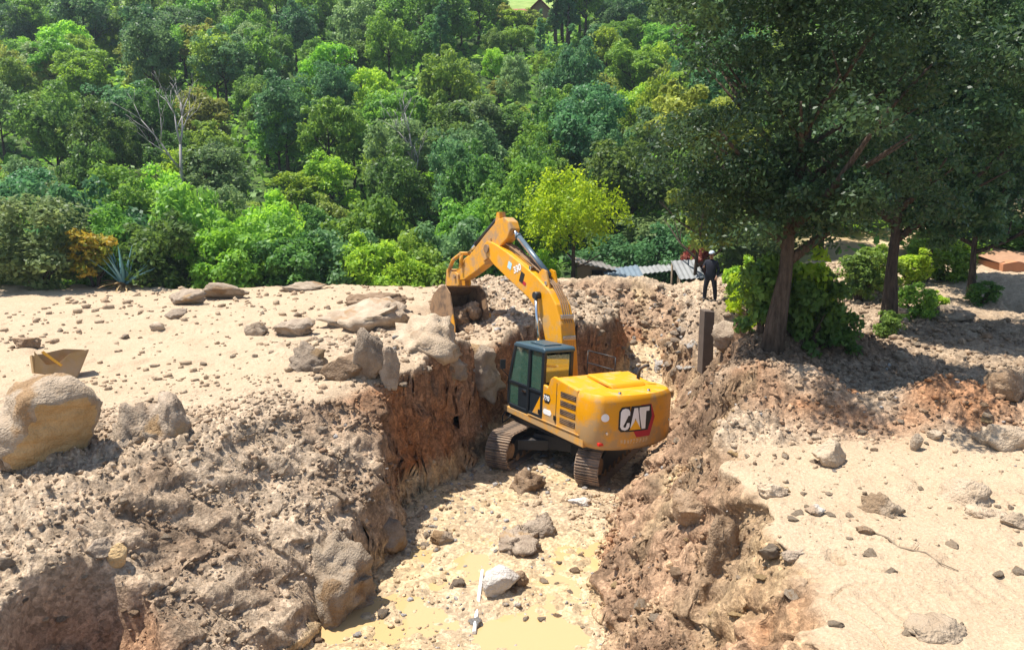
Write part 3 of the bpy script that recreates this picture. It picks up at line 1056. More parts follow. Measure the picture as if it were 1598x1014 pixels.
    hb.prism_xz([(-.80, 1.30), (-.80, 2.46), (-.92, 2.50), (-1.86, 2.355), (-1.86, 1.30)], -W + .102, W - .102)
    hb.build('engine_hood', M['yellow'], root, .03)
    MB().prism_xz([(-.98, 2.46), (-1.05, 2.56), (-1.95, 2.46), (-2.05, 2.36)], -.75, .35).build('hood_cover', M['yellow'], root, .04)
    MB().prism_xz([(-1.855, 1.35), (-1.855, 2.36), (-2.2, 2.36), (-2.2, 1.35)], -W + .2, W - .2).build('hood_filler', M['yellow'], root, .02)
    MB().tube([(-1.72, -.75, 2.35), (-1.72, -.75, 2.62), (-1.74, -.78, 2.74), (-1.82, -.86, 2.82), (-1.90, -.92, 2.84)], .045, 12).build('exhaust_pipe', M['black'], root)
    hr = MB()
    for a, b in (((.9, -W + .06, 2.0), (.9, -W + .06, 2.75)), ((-.3, -W + .06, 2.2), (-.3, -W + .06, 2.75)), ((.9, -W + .06, 2.75), (-.3, -W + .06, 2.75)), ((.9, -W + .06, 2.4), (-.3, -W + .06, 2.4))):
        hr.tube([a, b], .017, 8)
    hr.build('handrail', M['black'], root)

    # ---- cab
    y0c, y1c = .32, W
    prof = [(-.42, 1.31), (1.12, 1.31), (1.26, 1.55), (1.24, 2.05), (.95, 3.08), (-.42, 3.10)]
    cab = MB().prism_xz([(-.42, 1.31), (1.12, 1.31), (1.20, 1.42), (-.42, 1.42)], y0c, y1c).build('cab', M['cab'], root, .02)

    def beam(p, q, t, name='pillar', mat='cab'):
        b = MB()
        p, q = Vector(p), Vector(q)
        d = (q - p)
        L = d.length
        rot = d.to_track_quat('Z', 'Y').to_matrix().to_4x4()
        b.box((-t[0] / 2, -t[1] / 2, 0), (t[0] / 2, t[1] / 2, L), Matrix.Translation(p) @ rot)
        return b.build(name, M[mat], cab, .012)
    # roof
    rb = MB()
    rb.prism_xz([(-.46, 3.02), (.97, 2.99), (1.02, 3.05), (.90, 3.13), (-.40, 3.16), (-.48, 3.10)], y0c - .02, y1c + .02)
    rb.build('roof', M['cab_roof'], cab, .04, 3)
    MB().box((-.15, y0c + .2, 3.155), (.55, y1c - .2, 3.185)).build('roof_hatch', M['cab_roof'], cab, .015)
    for ys_ in (y0c + .045, y1c - .045):
        beam((1.20, ys_, 1.40), (1.225, ys_, 2.02), (.09, .09))
        beam((1.225, ys_, 2.0), (.95, ys_, 3.02), (.09, .09))
        beam((-.37, ys_, 1.40), (-.37, ys_, 3.03), (.11, .09))
        beam((.24, ys_, 1.40), (.22, ys_, 3.03), (.14, .075))
    # door and sides: sill panels, mid bars
    beam((-.37, y1c - .04, 2.0), (.22, y1c - .04, 2.0), (.09, .07), 'door_bar')
    beam((.22, y1c - .04, 2.02), (1.22, y1c - .04, 2.02), (.08, .07), 'door_bar')
    dp = MB().prism_xz([(.30, 1.42), (.74, 1.42), (.74, 1.98), (.30, 1.98)], y1c - .07, y1c - .015).build('door_panel', M['cab'], cab, .01)
    MB().prism_xz([(-.32, 1.42), (.16, 1.42), (.16, 1.97), (-.32, 1.97)], y1c - .07, y1c - .015).build('side_wall_panel', M['cab'], cab, .01)
    MB().prism_xz([(-.415, 1.42), (-.35, 1.42), (-.35, 2.25), (-.415, 2.25)], y0c + .09, y1c - .09).build('rear_wall_panel', M['cab'], cab)
    MB().prism_xz([(-.32, 1.42), (1.18, 1.42), (1.18, 1.95), (-.32, 1.95)], y0c + .015, y0c + .06).build('right_wall_panel', M['cab'], cab)
    MB().box((.36, y1c - .012, 1.86), (.52, y1c + .02, 1.91)).build('door_handle', M['steel'], dp, .008)

    def pane(pts, name='window_pane'):
        b = MB()._add(pts, [tuple(range(len(pts)))])
        o = b.build(name, M['glass'], cab)
        s = o.modifiers.new('solid', 'SOLIDIFY'); s.thickness = .008; s.offset = 0
        return o
    g = y1c - .035
    pane([(.30, g, 2.06), (1.17, g, 2.06), (.92, g, 2.99), (.29, g, 2.99)])
    pane([(-.31, g, 2.05), (.15, g, 2.05), (.15, g, 3.02), (-.31, g, 3.02)])
    pane([(.74, g, 1.43), (1.16, g, 1.43), (1.18, g, 1.98), (.74, g, 1.98)])
    g2 = y0c + .035
    pane([(.30, g2, 1.96), (1.19, g2, 1.96), (.92, g2, 2.99), (.29, g2, 2.99)])
    pane([(-.31, g2, 1.96), (.15, g2, 1.96), (.15, g2, 3.02), (-.31, g2, 3.02)])
    pane([(-.38, y0c + .09, 2.26), (-.38, y1c - .09, 2.26), (-.38, y1c - .09, 2.96), (-.38, y0c + .09, 2.96)])
    pane([(1.235, y0c + .09, 2.05), (1.235, y1c - .09, 2.05), (.965, y1c - .09, 2.98), (.965, y0c + .09, 2.98)])
    pane([(1.20, y0c + .09, 1.43), (1.20, y1c - .09, 1.43), (1.225, y1c - .09, 2.0), (1.225, y0c + .09, 2.0)])
    sb_ = MB().box((.0, .52, 1.42), (.50, 1.02, 1.78))
    sb_.prism_xz([(-.02, 1.75), (.12, 1.75), (.0, 2.45), (-.14, 2.42)], .54, 1.0)
    sb_.prism_xz([(-.13, 2.48), (-.03, 2.48), (-.06, 2.70), (-.15, 2.68)], .64, .90)
    sb_.build('seat', M['seat'], cab, .04)
    cs = MB().box((.3, .42, 1.42), (.75, .52, 1.95)).box((.3, 1.04, 1.42), (.7, 1.12, 1.9))
    cs.build('console', M['seat'], cab, .02)
    # step, mirror, hoses at the nose
    st = MB().tube([(1.30, W - .05, 1.20), (1.42, W + .02, .98), (1.40, W + .02, .80)], .018, 8).tube([(1.05, W - .05, 1.14), (1.15, W + .02, .95), (1.40, W + .02, .80)], .018, 8)
    st.build('cab_step', M['black'], root)
    MB().tube([(1.22, W - .04, 2.1), (1.34, W + .12, 2.3), (1.34, W + .12, 2.5)], .014, 8).box((1.325, W + .04, 2.32), (1.355, W + .20, 2.58)).build('mirror', M['black'], cab)

    # ---- boom (in the plane y = 0)
    bt = [(4.52, 5.60), (4.30, 5.70), (3.85, 5.60), (3.25, 5.42), (2.3, 5.08), (1.6, 4.80), (.95, 4.47), (.58, 4.12), (.33, 3.62), (.16, 2.8), (.02, 2.0), (-.08, 1.78)]
    bb = [(.05, 1.60), (.25, 1.62), (.45, 1.95), (.80, 2.6), (1.02, 3.12), (1.20, 3.52), (1.48, 3.86), (1.95, 4.18), (2.6, 4.44), (3.2, 4.68), (3.9, 4.98), (4.30, 5.22), (4.50, 5.32)]
    boom = MB().prism_xz(bt + bb, -.24, .24).build('boom', M['yellow'], root, .025)
    # weld ridges and hose clamps along the boom's back
    for (x_, z_) in ((.40, 3.80), (.27, 3.25), (2.0, 4.99), (1.2, 4.63)):
        MB().box((x_ - .06, -.20, z_ - .04), (x_ + .04, .20, z_ + .07)).build('hose_clamp', M['steel'], boom, .01)
    hp = [(.14, 2.3), (.24, 2.9), (.40, 3.62), (.66, 4.17), (1.0, 4.55), (1.65, 4.88), (2.35, 5.16), (3.25, 5.50), (3.9, 5.68)]
    for y_ in (-.14, -.07, .0, .07):
        MB().tube([(a - .03, y_, b + .05) for a, b in hp], .022, 8).build('hydraulic_hose', M['mud_steel'], boom)
    MB().cyl_y((4.32, 5.45), .13, -.30, .30, 20).build('boom_pin', M['mud_steel'], boom)
    MB().cyl_y((.12, 1.75), .14, -.34, .34, 20).build('boom_foot_pin', M['black'], boom)
    fb = MB()
    for s in (1, -1):
        fb.prism_xz([(-.3, 1.24), (.75, 1.24), (.35, 1.95), (-.1, 1.95)], s * .26 - .02, s * .26 + .02)
    fb.build('boom_bracket', M['yellow'], root)
    # boom decals on the left side
    def bquad(x_, z_, w, h, a, name, mat, yy=.243):
        ca, sa = math.cos(a), math.sin(a)
        P = [(x_ + u * ca - v * sa, z_ + u * sa + v * ca) for u, v in ((-w / 2, -h / 2), (w / 2, -h / 2), (w / 2, h / 2), (-w / 2, h / 2))]
        return MB().prism_xz(P, yy, yy + .004).build(name, M[mat], boom)
    ab = math.atan2(5.42 - 4.80, 3.25 - 1.6)
    bquad(2.98, 5.02, .20, .20, ab, 'round_decal', 'blue_print')
    bquad(2.30, 4.72, .20, .30, ab, 'number_plate', 'black_print')
    bquad(2.16, 4.56, .16, .10, ab, 'red_decal', 'red_print')
    tm = text_mesh('number_lettering', '330', .27, (2.72, .2475, 4.80), (R_(90), 0, R_(180)), M['white_print'], boom)
    tm.rotation_euler = (R_(90), -ab, R_(180))
    # boom cylinders
    for s in (1, -1):
        y_ = s * .36
        a, b = Vector((.88, y_, 1.52)), Vector((1.38, y_, 4.30))
        mid = a + (b - a) * .52
        c = MB().tube([a, mid], .085, 16).tube([mid, mid + (b - a).normalized() * .05], .10, 16).build('boom_cylinder', M['yellow'], root)
        MB().tube([mid, b], .048, 14).build('piston_rod', M['steel'], c)
        MB().cyl_y((b.x, b.z), .10, min(y_, s * .24) - (.06 if s < 0 else 0), max(y_, s * .24) + (.06 if s > 0 else 0), 16).build('cylinder_eye', M['black'], c)
    # stick cylinder on top of the boom
    a, b = Vector((1.32, 0, 4.86)), Vector((3.32, 0, 6.10))
    u = (b - a).normalized()
    mid = a + (b - a) * .80
    c = MB().tube([a, mid], .088, 16).tube([mid, mid + u * .06], .105, 16).build('stick_cylinder', M['cyl_blue'], root)
    MB().tube([mid, b], .055, 14).build('piston_rod', M['steel'], c)
    MB().tube([a + Vector((.1, .1, .06)), a + Vector((.7, .1, .44)), a + Vector((1.5, .1, .95))], .02, 8).build('oil_line', M['mud_steel'], c)
    lb = MB()
    for s in (1, -1):
        lb.prism_xz([(1.0, 4.45), (1.7, 4.80), (1.42, 5.02), (1.22, 4.98)], s * .14 - .025, s * .14 + .025)
    lb.build('cylinder_lug', M['yellow'], boom)

    # ---- stick
    sk = [(3.12, 6.08), (3.25, 6.30), (3.52, 6.42), (3.86, 6.36), (4.6, 5.88), (5.6, 5.17), (6.42, 4.66), (6.52, 4.46), (6.36, 4.30), (5.9, 4.36), (5.2, 4.66), (4.45, 5.02), (4.14, 5.22), (3.75, 5.52), (3.3, 5.80)]
    stick = MB().prism_xz(sk, -.17, .17).build('stick', M['yellow_dirty'], root, .025)
    ck = MB()
    for s in (1, -1):
        ck.prism_xz([(4.0, 5.30), (4.55, 5.05), (4.75, 5.35), (4.2, 5.78)], s * .20 - .03, s * .20 + .03)
    ck.build('stick_cheek', M['yellow_dirty'], stick, .01)
    # bucket cylinder
    a, b = Vector((3.95, 0, 6.48)), Vector((5.98, 0, 5.22))
    u = (b - a).normalized()
    mid = a + (b - a) * .72
    c = MB().tube([a, mid], .075, 14).tube([mid, mid + u * .05], .09, 14).build('bucket_cylinder', M['black'], root)
    MB().tube([mid, b], .045, 12).build('piston_rod', M['steel'], c)
    MB().prism_xz([(3.85, 6.30), (4.15, 6.16), (4.05, 6.56), (3.9, 6.58)], -.11, .11).build('cylinder_lug', M['yellow_dirty'], stick)
    # linkage
    lk = MB()
    for s in (1, -1):
        y_ = s * .235
        lk.tube([(6.0, y_, 4.80), (5.98, y_, 5.22)], .06, 10)
        lk.tube([(5.98, y_, 5.22), (6.55, y_, 4.98), (6.84, y_, 4.60)], .065, 10)
    lk.cyl_y((5.98, 5.22), .06, -.30, .30, 14).cyl_y((6.84, 4.60), .06, -.30, .30, 14).cyl_y((6.0, 4.80), .055, -.28, .28, 14)
    lk.build('bucket_linkage', M['yellow_dirty'], root)
    # ---- bucket
    hw = .66
    bs = lambda L: [(6.36 + (a - 6.36) * 1.22, 4.44 + (b - 4.44) * 1.22) for a, b in L]
    back = [(6.25, 4.20), (6.62, 4.12), (6.98, 3.88), (7.16, 3.50), (7.12, 3.10), (6.88, 2.82), (6.45, 2.70), (5.70, 2.72)]
    back = bs(back)
    th = .035
    inner = [(6.26, 4.16), (6.60, 4.08), (6.93, 3.85), (7.09, 3.50), (7.06, 3.13), (6.85, 2.88), (6.44, 2.76), (5.70, 2.76)]
    inner = bs(inner)
    bk = MB().prism_xz(back + inner[::-1], -hw, hw)
    bucket = bk.build('bucket', M['mud_steel'], root)
    for s in (1, -1):
        o = MB().prism_xz(back + bs([(5.62, 3.1), (5.80, 3.6), (5.98, 4.02)]), s * hw - .02, s * hw + .02).build('side_plate', M['mud_steel'], bucket)
        MB().prism_xz(bs([(5.55, 2.80), (5.75, 2.74), (5.86, 3.35), (5.72, 3.5), (5.58, 3.15)]), s * (hw + .035) - .018, s * (hw + .035) + .018).build('side_cutter', M['yellow_dirty'], bucket, .008)
    eb = MB()
    for s in (.21, -.21):
        eb.prism_xz([(6.10, 4.18), (6.20, 4.52), (6.40, 4.60), (6.68, 4.58), (6.84, 4.72), (7.02, 4.60), (7.06, 4.2), (7.04, 3.84), (6.66, 4.02), (6.28, 4.10)], s - .03, s + .03)
    eb.build('bucket_ear', M['yellow_dirty'], bucket, .01)
    MB().cyl_y((6.36, 4.44), .065, -.30, .30, 14).build('bucket_pin', M['mud_steel'], bucket)
    for k in range(5):
        y_ = lerp(-.54, .54, k / 4)
        MB().prism_xz(bs([(5.75, 2.69), (5.75, 2.80), (5.52, 2.79), (5.28, 2.74), (5.52, 2.70)]), y_ - .05, y_ + .05).build('tooth', M['mud_steel'], bucket, .01)
    return root


def smooth_s(a, b, x):
    t = max(0, min(1, (x - a) / (b - a)))
    return t * t * (3 - 2 * t)


def track_pt(s, cx, r, per_):
    """point and outward normal (x,z) along the track loop, bottom run first"""
    per = 4 * cx + 2 * math.pi * r
    s = (s / per_) * per
    z0 = .43
    if s < 2 * cx:
        return (-cx + s, z0 - r), (0, -1)
    s -= 2 * cx
    if s < math.pi * r:
        a = -math.pi / 2 + s / r
        return (cx + r * math.cos(a), z0 + r * math.sin(a)), (math.cos(a), math.sin(a))
    s -= math.pi * r
    if s < 2 * cx:
        return (cx - s, z0 + r - .035 * math.sin(math.pi * s / (2 * cx))), (0, 1)
    s -= 2 * cx
    a = math.pi / 2 + s / r
    return (-cx + r * math.cos(a), z0 + r * math.sin(a)), (math.cos(a), math.sin(a))


def text_mesh(name, body, size, loc, rot, mat, parent):
    cu = bpy.data.curves.new(name, 'FONT')
    cu.body = body
    cu.size = size
    cu.extrude = .003
    cu.offset = .006
    to = bpy.data.objects.new(name, cu)
    COL.objects.link(to)
    dg = bpy.context.evaluated_depsgraph_get()
    me = bpy.data.meshes.new_from_object(to.evaluated_get(dg))
    bpy.data.objects.remove(to, do_unlink=True)
    bpy.data.curves.remove(cu)
    me.materials.clear()
    o = new_obj(name, me, parent, mat)
    o.location = loc
    o.rotation_euler = rot
    return o


def mat_glass():
    m, t, N, L, P = nt('cab_glass')
    tr = N.new('ShaderNodeBsdfTransparent'); tr.inputs[0].default_value = (.50, .66, .58, 1)
    gl = N.new('ShaderNodeBsdfGlossy'); gl.inputs['Roughness'].default_value = .04
    gl.inputs['Color'].default_value = (.9, 1, .97, 1)
    fr = N.new('ShaderNodeFresnel'); fr.inputs[0].default_value = 1.9
    mr = N.new('ShaderNodeMapRange'); mr.inputs['To Min'].default_value = .26; mr.inputs['To Max'].default_value = 1
    L.new(fr.outputs[0], mr.inputs['Value'])
    df = N.new('ShaderNodeBsdfDiffuse'); df.inputs[0].default_value = (.10, .27, .19, 1)   # green of the reflected hillside painted in, with dust on tinted glass
    m0 = N.new('ShaderNodeMixShader'); m0.inputs[0].default_value = .42
    L.new(tr.outputs[0], m0.inputs[1]); L.new(df.outputs[0], m0.inputs[2])
    mx = N.new('ShaderNodeMixShader')
    L.new(mr.outputs[0], mx.inputs[0]); L.new(m0.outputs[0], mx.inputs[1]); L.new(gl.outputs[0], mx.inputs[2])
    L.new(mx.outputs[0], N['Material Output'].inputs[0])
    return m


M['glass'] = mat_glass()
excavator = build_excavator()
EXM = Matrix.Translation(tuple(EX_P)) @ EX_ROT.to_4x4()

# ---------------------------------------------------------------- rocks
def ico(sub):
    bm = bmesh.new()
    bmesh.ops.create_icosphere(bm, subdivisions=sub, radius=1)
    V = np.array([v.co[:] for v in bm.verts])
    F = np.array([[v.index for v in f.verts] for f in bm.faces])
    bm.free()
    return V, F


ICO = {k: ico(k) for k in (1, 2, 3, 4, 5)}


def n3(V, sc, s):
    return (vn(V[:, 0] / sc + 3 * V[:, 2] / sc, V[:, 1] / sc, s) + vn(V[:, 1] / sc + 5, V[:, 2] / sc + 1.7 * V[:, 0] / sc, s + 1) + vn(V[:, 2] / sc, V[:, 0] / sc - V[:, 1] / sc, s + 2)) / 2


def rock_shape(seed, sub, cuts=7, rough=.10, cutd=(.5, .85)):
    r = np.random.default_rng(seed)
    V, F = ICO[sub][0].copy(), ICO[sub][1]
    V *= (1 + .16 * n3(V, .9, seed))[:, None]
    for k in range(cuts):
        n = r.normal(size=3); n /= np.linalg.norm(n)
        d = r.uniform(*cutd)
        e = V @ n - d
        V -= np.clip(e, 0, None)[:, None] * n[None] * .93
    L = np.linalg.norm(V, axis=1, keepdims=True)
    rid = 1 - 2 * np.abs(n3(V, .42, seed + 80))
    V = V * (1 + rough * (.5 * n3(V, .45, seed + 50) + .4 * rid + .4 * n3(V, .2, seed + 60) + .28 * n3(V, .1, seed + 70)))[:, None]
    V -= (V.max(0) + V.min(0)) / 2
    V /= (V.max(0) - V.min(0)) / 2
    return V, F


def place_rock(px, py, wpx, hpx, label, mat='rock_grey', seed=1, dep=.8, sink=.3, cuts=11, rough=.2, sub=4, tilt=0., name='rock', cat='rock', group=None, hill=False, P=None):
    """px,py = foot of the rock in the photograph; its size follows from the ground point there"""
    if P is None:
        P = hit(px, py, hill)
    D = math.hypot(P[1], CAM_Z - P[2])
    w, h = wpx * D / FPX, hpx * D / FPX
    V, F = rock_shape(seed, sub, cuts, rough)
    S = np.array([w / 2, w / 2 * dep, h / 2 * (1 + sink)])
    V = V * S
    if tilt:
        c, s_ = math.cos(tilt), math.sin(tilt)
        V = np.stack([V[:, 0] * c - V[:, 2] * s_, V[:, 1], V[:, 0] * s_ + V[:, 2] * c], -1)
    me = np_mesh(name, V, F, sub >= 4, [M[mat]])
    o = new_obj(name, me)
    y = P[1] + w / 2 * dep * .55
    z0 = min(gz(P[0], y), gz(P[0], P[1]), gz(P[0] - w * .25, y), gz(P[0] + w * .25, y)) if not hill else P[2]
    o.location = (P[0], y, max(z0, P[2] - .25) + h / 2 * (1 - sink) * .96)
    return tag(o, label, cat, group)


# the big boulder, with a broken tan face
bo = place_rock(62, 728, 158, 136, 'large pale rounded boulder with a broken tan face, on the left bank', 'rock_pale', 17, .9, .12, 3, .12, 5, name='boulder', cat='boulder')
bo.data.materials.append(M['rock_tan'])
n_ = Vector((.72, -.62, -.42)).normalized()
V_ = np.empty(len(bo.data.vertices) * 3, np.float32); bo.data.vertices.foreach_get('co', V_); V_ = V_.reshape(-1, 3).astype(float)
sc_ = np.abs(V_).max(0)
Q = V_ / sc_
nn_ = np.array(n_)
e_ = Q @ nn_ - .52 - .07 * n3(Q, .5, 9)
cutm = e_ > 0
Q = Q - np.clip(e_, 0, None)[:, None] * nn_ * .9
Q += (cutm * .035 * n3(Q, .16, 19))[:, None] * nn_
V_ = Q * sc_
bo.data.vertices.foreach_set('co', V_.astype(np.float32).ravel())
mi = [1 if all(cutm[v] for v in p.vertices) else 0 for p in bo.data.polygons]
bo.data.polygons.foreach_set('material_index', mi)
bo.data.update()

place_rock(205, 690, 110, 62, 'lumpy brown conglomerate rock against the right side of the large boulder', 'rock_grey', 21, .8, .9, 4, .45)
place_rock(258, 688, 74, 62, 'grey angular rock beside the lumpy conglomerate rock', 'rock_grey', 22, .9, .8, 9, .25)
place_rock(15, 735, 60, 40, 'small dark rock tucked under the large boulder', 'rock_brown', 23, .8, .2)
place_rock(345, 467, 80, 27, 'long flat pale rock at the far edge of the left plateau', 'rock_pale', 31, .6, .15)
place_rock(287, 476, 62, 24, 'flat brown-sided rock in front of the long flat pale rock', 'rock_grey', 32, .7, .15)
place_rock(470, 455, 72, 14, 'low row-like pale rock against the hedge of bushes', 'rock_pale', 33, .6, .2, rough=.25)
place_rock(586, 486, 98, 28, 'broad brown rock on the plateau with orange broken side', 'rock_brown', 34, .6, .15, rough=.2)
place_rock(271, 498, 36, 16, 'thin tilted slab of rock lying on the sandy plateau', 'rock_grey', 35, .7, .2, tilt=.2)
place_rock(243, 517, 24, 13, 'small rounded cream stone on the sandy plateau', 'rock_pale', 36, .8, .2, 3, .04)
place_rock(398, 524, 36, 22, 'pale wedge-shaped stone on the sandy plateau', 'rock_pale', 37, .8, .2)
place_rock(36, 545, 46, 18, 'flat brown stone on the sand behind the broken yellow box', 'rock_brown', 38, .6, .15)
place_rock(455, 527, 70, 28, 'low broken rock at the left end of the rocky outcrop', 'rock_grey', 39, .7, .3, rough=.25)
place_rock(560, 515, 140, 40, 'pale topped rock on the crest of the outcrop', 'rock_pale', 41, .9, 1.1, rough=.35)
place_rock(660, 545, 120, 50, 'flat cream slab lying on the outcrop near the bucket', 'rock_sandy', 42, .9, 1.1, 8, .3)
place_rock(478, 578, 62, 42, 'brownish rock with shaded front at the near foot of the outcrop', 'rock_grey', 43, .8, .5, rough=.3)
place_rock(535, 592, 72, 38, 'brown block lying between the brownish rock and the tall blocks', 'rock_brown', 44, .7, .2)
place_rock(575, 598, 62, 88, 'tall upright brown block of the outcrop', 'rock_grey', 45, .7, .2, 12, .2)
place_rock(605, 603, 38, 66, 'narrow upright block leaning against the tall brown block', 'rock_grey', 46, .8, .15)
place_rock(742, 570, 96, 50, 'broad grey rock on the trench edge beside the cab', 'rock_grey', 47, .8, 1.0, rough=.34)
place_rock(700, 565, 60, 30, 'rounded grey rock between the cream slab and the trench edge', 'rock_grey', 48, .8, 1.0, rough=.34)
place_rock(500, 945, 165, 118, 'big grey boulder bedded in the trench foot, orange underneath', 'rock_pale', 51, .9, .8, 14, .26, 5, name='boulder', cat='boulder', tilt=-.25)
place_rock(600, 842, 62, 58, 'dark grey stone above the bedded grey boulder in the trench wall', 'rock_grey', 52, .8, .3)
place_rock(178, 880, 36, 34, 'small orange stone sticking out of the brown slope', 'rock_tan', 53, .8, .25, 4, .05)
place_rock(152, 876, 40, 30, 'small brown stone beside the orange stone in the slope', 'rock_grey', 54, .8, .3)
place_rock(782, 936, 58, 42, 'white and dark stone beside the white pipe on the trench floor', 'rock_white', 55, .8, .2, 6, .14)
place_rock(812, 925, 26, 24, 'dark brown stone touching the white and dark stone', 'rock_brown', 56, .8, .2)
place_rock(690, 852, 38, 18, 'flat pale stone on the wet trench floor', 'rock_pale', 57)
place_rock(815, 868, 80, 20, 'low heap-like grey stone in the middle of the trench floor', 'rock_grey', 58, .9, 1.0, rough=.45)
place_rock(838, 838, 60, 30, 'grey stone behind the low grey heap on the trench floor', 'rock_grey', 59, .9, .9, rough=.4)
place_rock(905, 790, 36, 12, 'thin white stone by the right track', 'rock_white', 60)
place_rock(822, 768, 62, 36, 'orange brown clod of earth between the tracks', 'rock_brown', 61, .9, .9, 5, .45, name='earth_clod', cat='clod')
place_rock(1090, 800, 62, 62, 'long leaning brown stone in the right trench wall', 'rock_brown', 62, .6, .5, tilt=.7)
place_rock(1135, 880, 62, 80, 'brown lump of earth standing out of the right trench wall', 'rock_brown', 63, .7, .7, 4, .4, name='earth_clod', cat='clod')
place_rock(1300, 728, 58, 40, 'pale block of stone at the foot of the right berm', 'rock_sandy', 71, .8, .15, 8, .14)
place_rock(1515, 785, 92, 34, 'broad pale boulder half buried in the right sand flat', 'rock_sandy', 72, .8, 1.0, 4, .2)
place_rock(1382, 806, 72, 30, 'cracked grey stone lying flat on the right sand', 'rock_sandy', 73, .7, .9, 8, .3)
place_rock(1545, 808, 60, 16, 'low pale stone next to the half buried boulder', 'rock_sandy', 74, .7, .9)
place_rock(1588, 824, 46, 22, 'pale stone with dark side near the half buried boulder', 'rock_sandy', 75, .7, .5)
place_rock(1432, 704, 20, 26, 'upright pale stone on the berm', 'rock_pale', 76, .8, .2, 5, .05)
place_rock(1463, 684, 27, 12, 'flat pale stone on top of the berm', 'rock_pale', 77, .8, .2, 5, .05)
place_rock(1580, 700, 90, 34, 'broad pale stone at the near foot of the berm', 'rock_sandy', 78, .7, .9)
place_rock(1576, 622, 62, 50, 'rounded brown boulder standing in the tree shade', 'rock_brown', 79, .8, .15, 5, .14)
place_rock(1275, 806, 30, 14, 'small white stone on the right sand near the lip', 'rock_white', 80)
place_rock(1352, 836, 26, 10, 'small dark stone at the end of the dry twig', 'rock_brown', 81)
place_rock(1470, 998, 90, 20, 'low pale stone pressed into the cracked sand', 'rock_sandy', 82, .8, 1.0, 4, .2)
place_rock(1210, 775, 50, 22, 'white stone on the right trench lip', 'rock_sandy', 83, .7, .3)
place_rock(1240, 868, 40, 16, 'thin slab on the right trench lip', 'rock_grey', 84, .6, .3)
place_rock(1143, 530, 56, 42, 'grey rock heaped between the post and the big tree', 'rock_grey', 91, .8, .2)
place_rock(1118, 542, 40, 30, 'rounded grey rock at the foot of the post', 'rock_grey', 92, .8, .2)
place_rock(1168, 512, 40, 26, 'pale rock on top of the heap beside the big tree', 'rock_pale', 93, .8, .2)
place_rock(738, 470, 46, 26, 'pale block on the rubble behind the bucket', 'rock_pale', 94, .8, .2)
place_rock(1420, 500, 50, 20, 'dark stone in the shade beyond the second trunk', 'rock_grey', 95, .8, .2)
place_rock(1490, 505, 66, 26, 'dark broken stone beside the path under the trees', 'rock_grey', 96, .8, .2, rough=.3)

for k, (lx, ly, lz, w_, h_, lab) in enumerate(((6.25, .22, 3.05, .95, .75, 'big muddy clump of earth held in the bucket'), (6.15, -.30, 3.3, .7, .7, 'smaller muddy clump of earth on the right side of the bucket'), (5.75, .0, 2.7, .9, .5, 'dark clump of earth spilling over the bucket teeth'))):
    V, F = rock_shape(700 + k, 4, 6, .38)
    me = np_mesh('earth_clod', V * np.array([w_ / 2, w_ / 2, h_ / 2]), F, True, [M['rock_brown']])
    o = new_obj('earth_clod', me)
    o.location = EXM @ Vector((lx, ly, lz))
    tag(o, lab, 'clod')

# stones strewn about: single objects sharing a few meshes
STONE = []
for k in range(10):
    V, F = rock_shape(900 + k, 3, 14, .30, (.4, .8))
    STONE.append((V, F))
_cache = {}


def strew(n, box, size, mats, label, group, ok, seed, flat=.65, tries=40):
    """box is a rectangle of the photograph; every stone lies on the land it hits"""
    r = np.random.default_rng(seed)
    done = 0
    for _ in range(n * tries):
        if done >= n:
            break
        px, py = r.uniform(box[0], box[2]), r.uniform(box[1], box[3])
        if not ok(px, py):
            continue
        P = hit(px, py)
        if P[1] > 32:
            continue
        w = r.uniform(*size) * (1 + .7 * r.random() ** 4)
        k = int(r.integers(10)); mt = mats[int(r.integers(len(mats)))]
        if (k, mt) not in _cache:
            _cache[(k, mt)] = np_mesh('stone', STONE[k][0], STONE[k][1], False, [M[mt]])
        o = new_obj('stone', _cache[(k, mt)])
        o.scale = (w / 2, w / 2 * r.uniform(.6, .95), w / 2 * flat * r.uniform(.6, 1.1))
        o.rotation_euler = (r.uniform(-.3, .3), r.uniform(-.3, .3), r.uniform(0, 6.28))
        o.location = (P[0], P[1], gz(P[0], P[1]) + o.scale.z * .22)
        tag(o, label, 'stone', group)
        done += 1


def rub_ok(px, py):
    return py > 440 + abs(px - 930) * .05 and not (780 < px < 900 and py > 500) and py < 465 + (px - 690) * .36


strew(20, (0, 462, 620, 575), (.10, .26), ['rock_sandy', 'rock_pale', 'rock_grey'], 'small stone lying on the sandy plateau left of the trench', 'stones on the left plateau', lambda a, b: b < 575, 1)
strew(28, (1230, 720, 1598, 1010), (.05, .15), ['rock_sandy', 'rock_sandy', 'rock_pale'], 'small stone lying on the sand flat right of the trench', 'stones on the right sand flat', lambda a, b: a > 1210 + (b - 760) * .3, 2)
strew(34, (540, 780, 950, 1010), (.08, .22), ['rock_mix', 'rock_grey', 'rock_brown', 'rock_pale'], 'small stone on the wet trench floor', 'stones on the trench floor', lambda a, b: a > 700 - (b - 780) * .75, 3, .6)
strew(72, (690, 440, 1090, 545), (.12, .34), ['rock_grey', 'rock_pale', 'rock_brown'], 'broken stone in the rubble bank beyond the excavator', 'stones of the rubble bank', rub_ok, 4, .75)
strew(22, (985, 520, 1092, 592), (.16, .45), ['rock_white', 'rock_mix', 'rock_grey'], 'whitish stone in the stream bed behind the excavator', 'stones of the stream bed', lambda a, b: True, 5, .7)
strew(26, (10, 640, 600, 1005), (.07, .20), ['rock_grey', 'rock_pale', 'rock_brown'], 'stone bedded in the brown slope left of the trench', 'stones of the left slope', lambda a, b: b > 620 + max(0, 300 - a) * .25, 6)
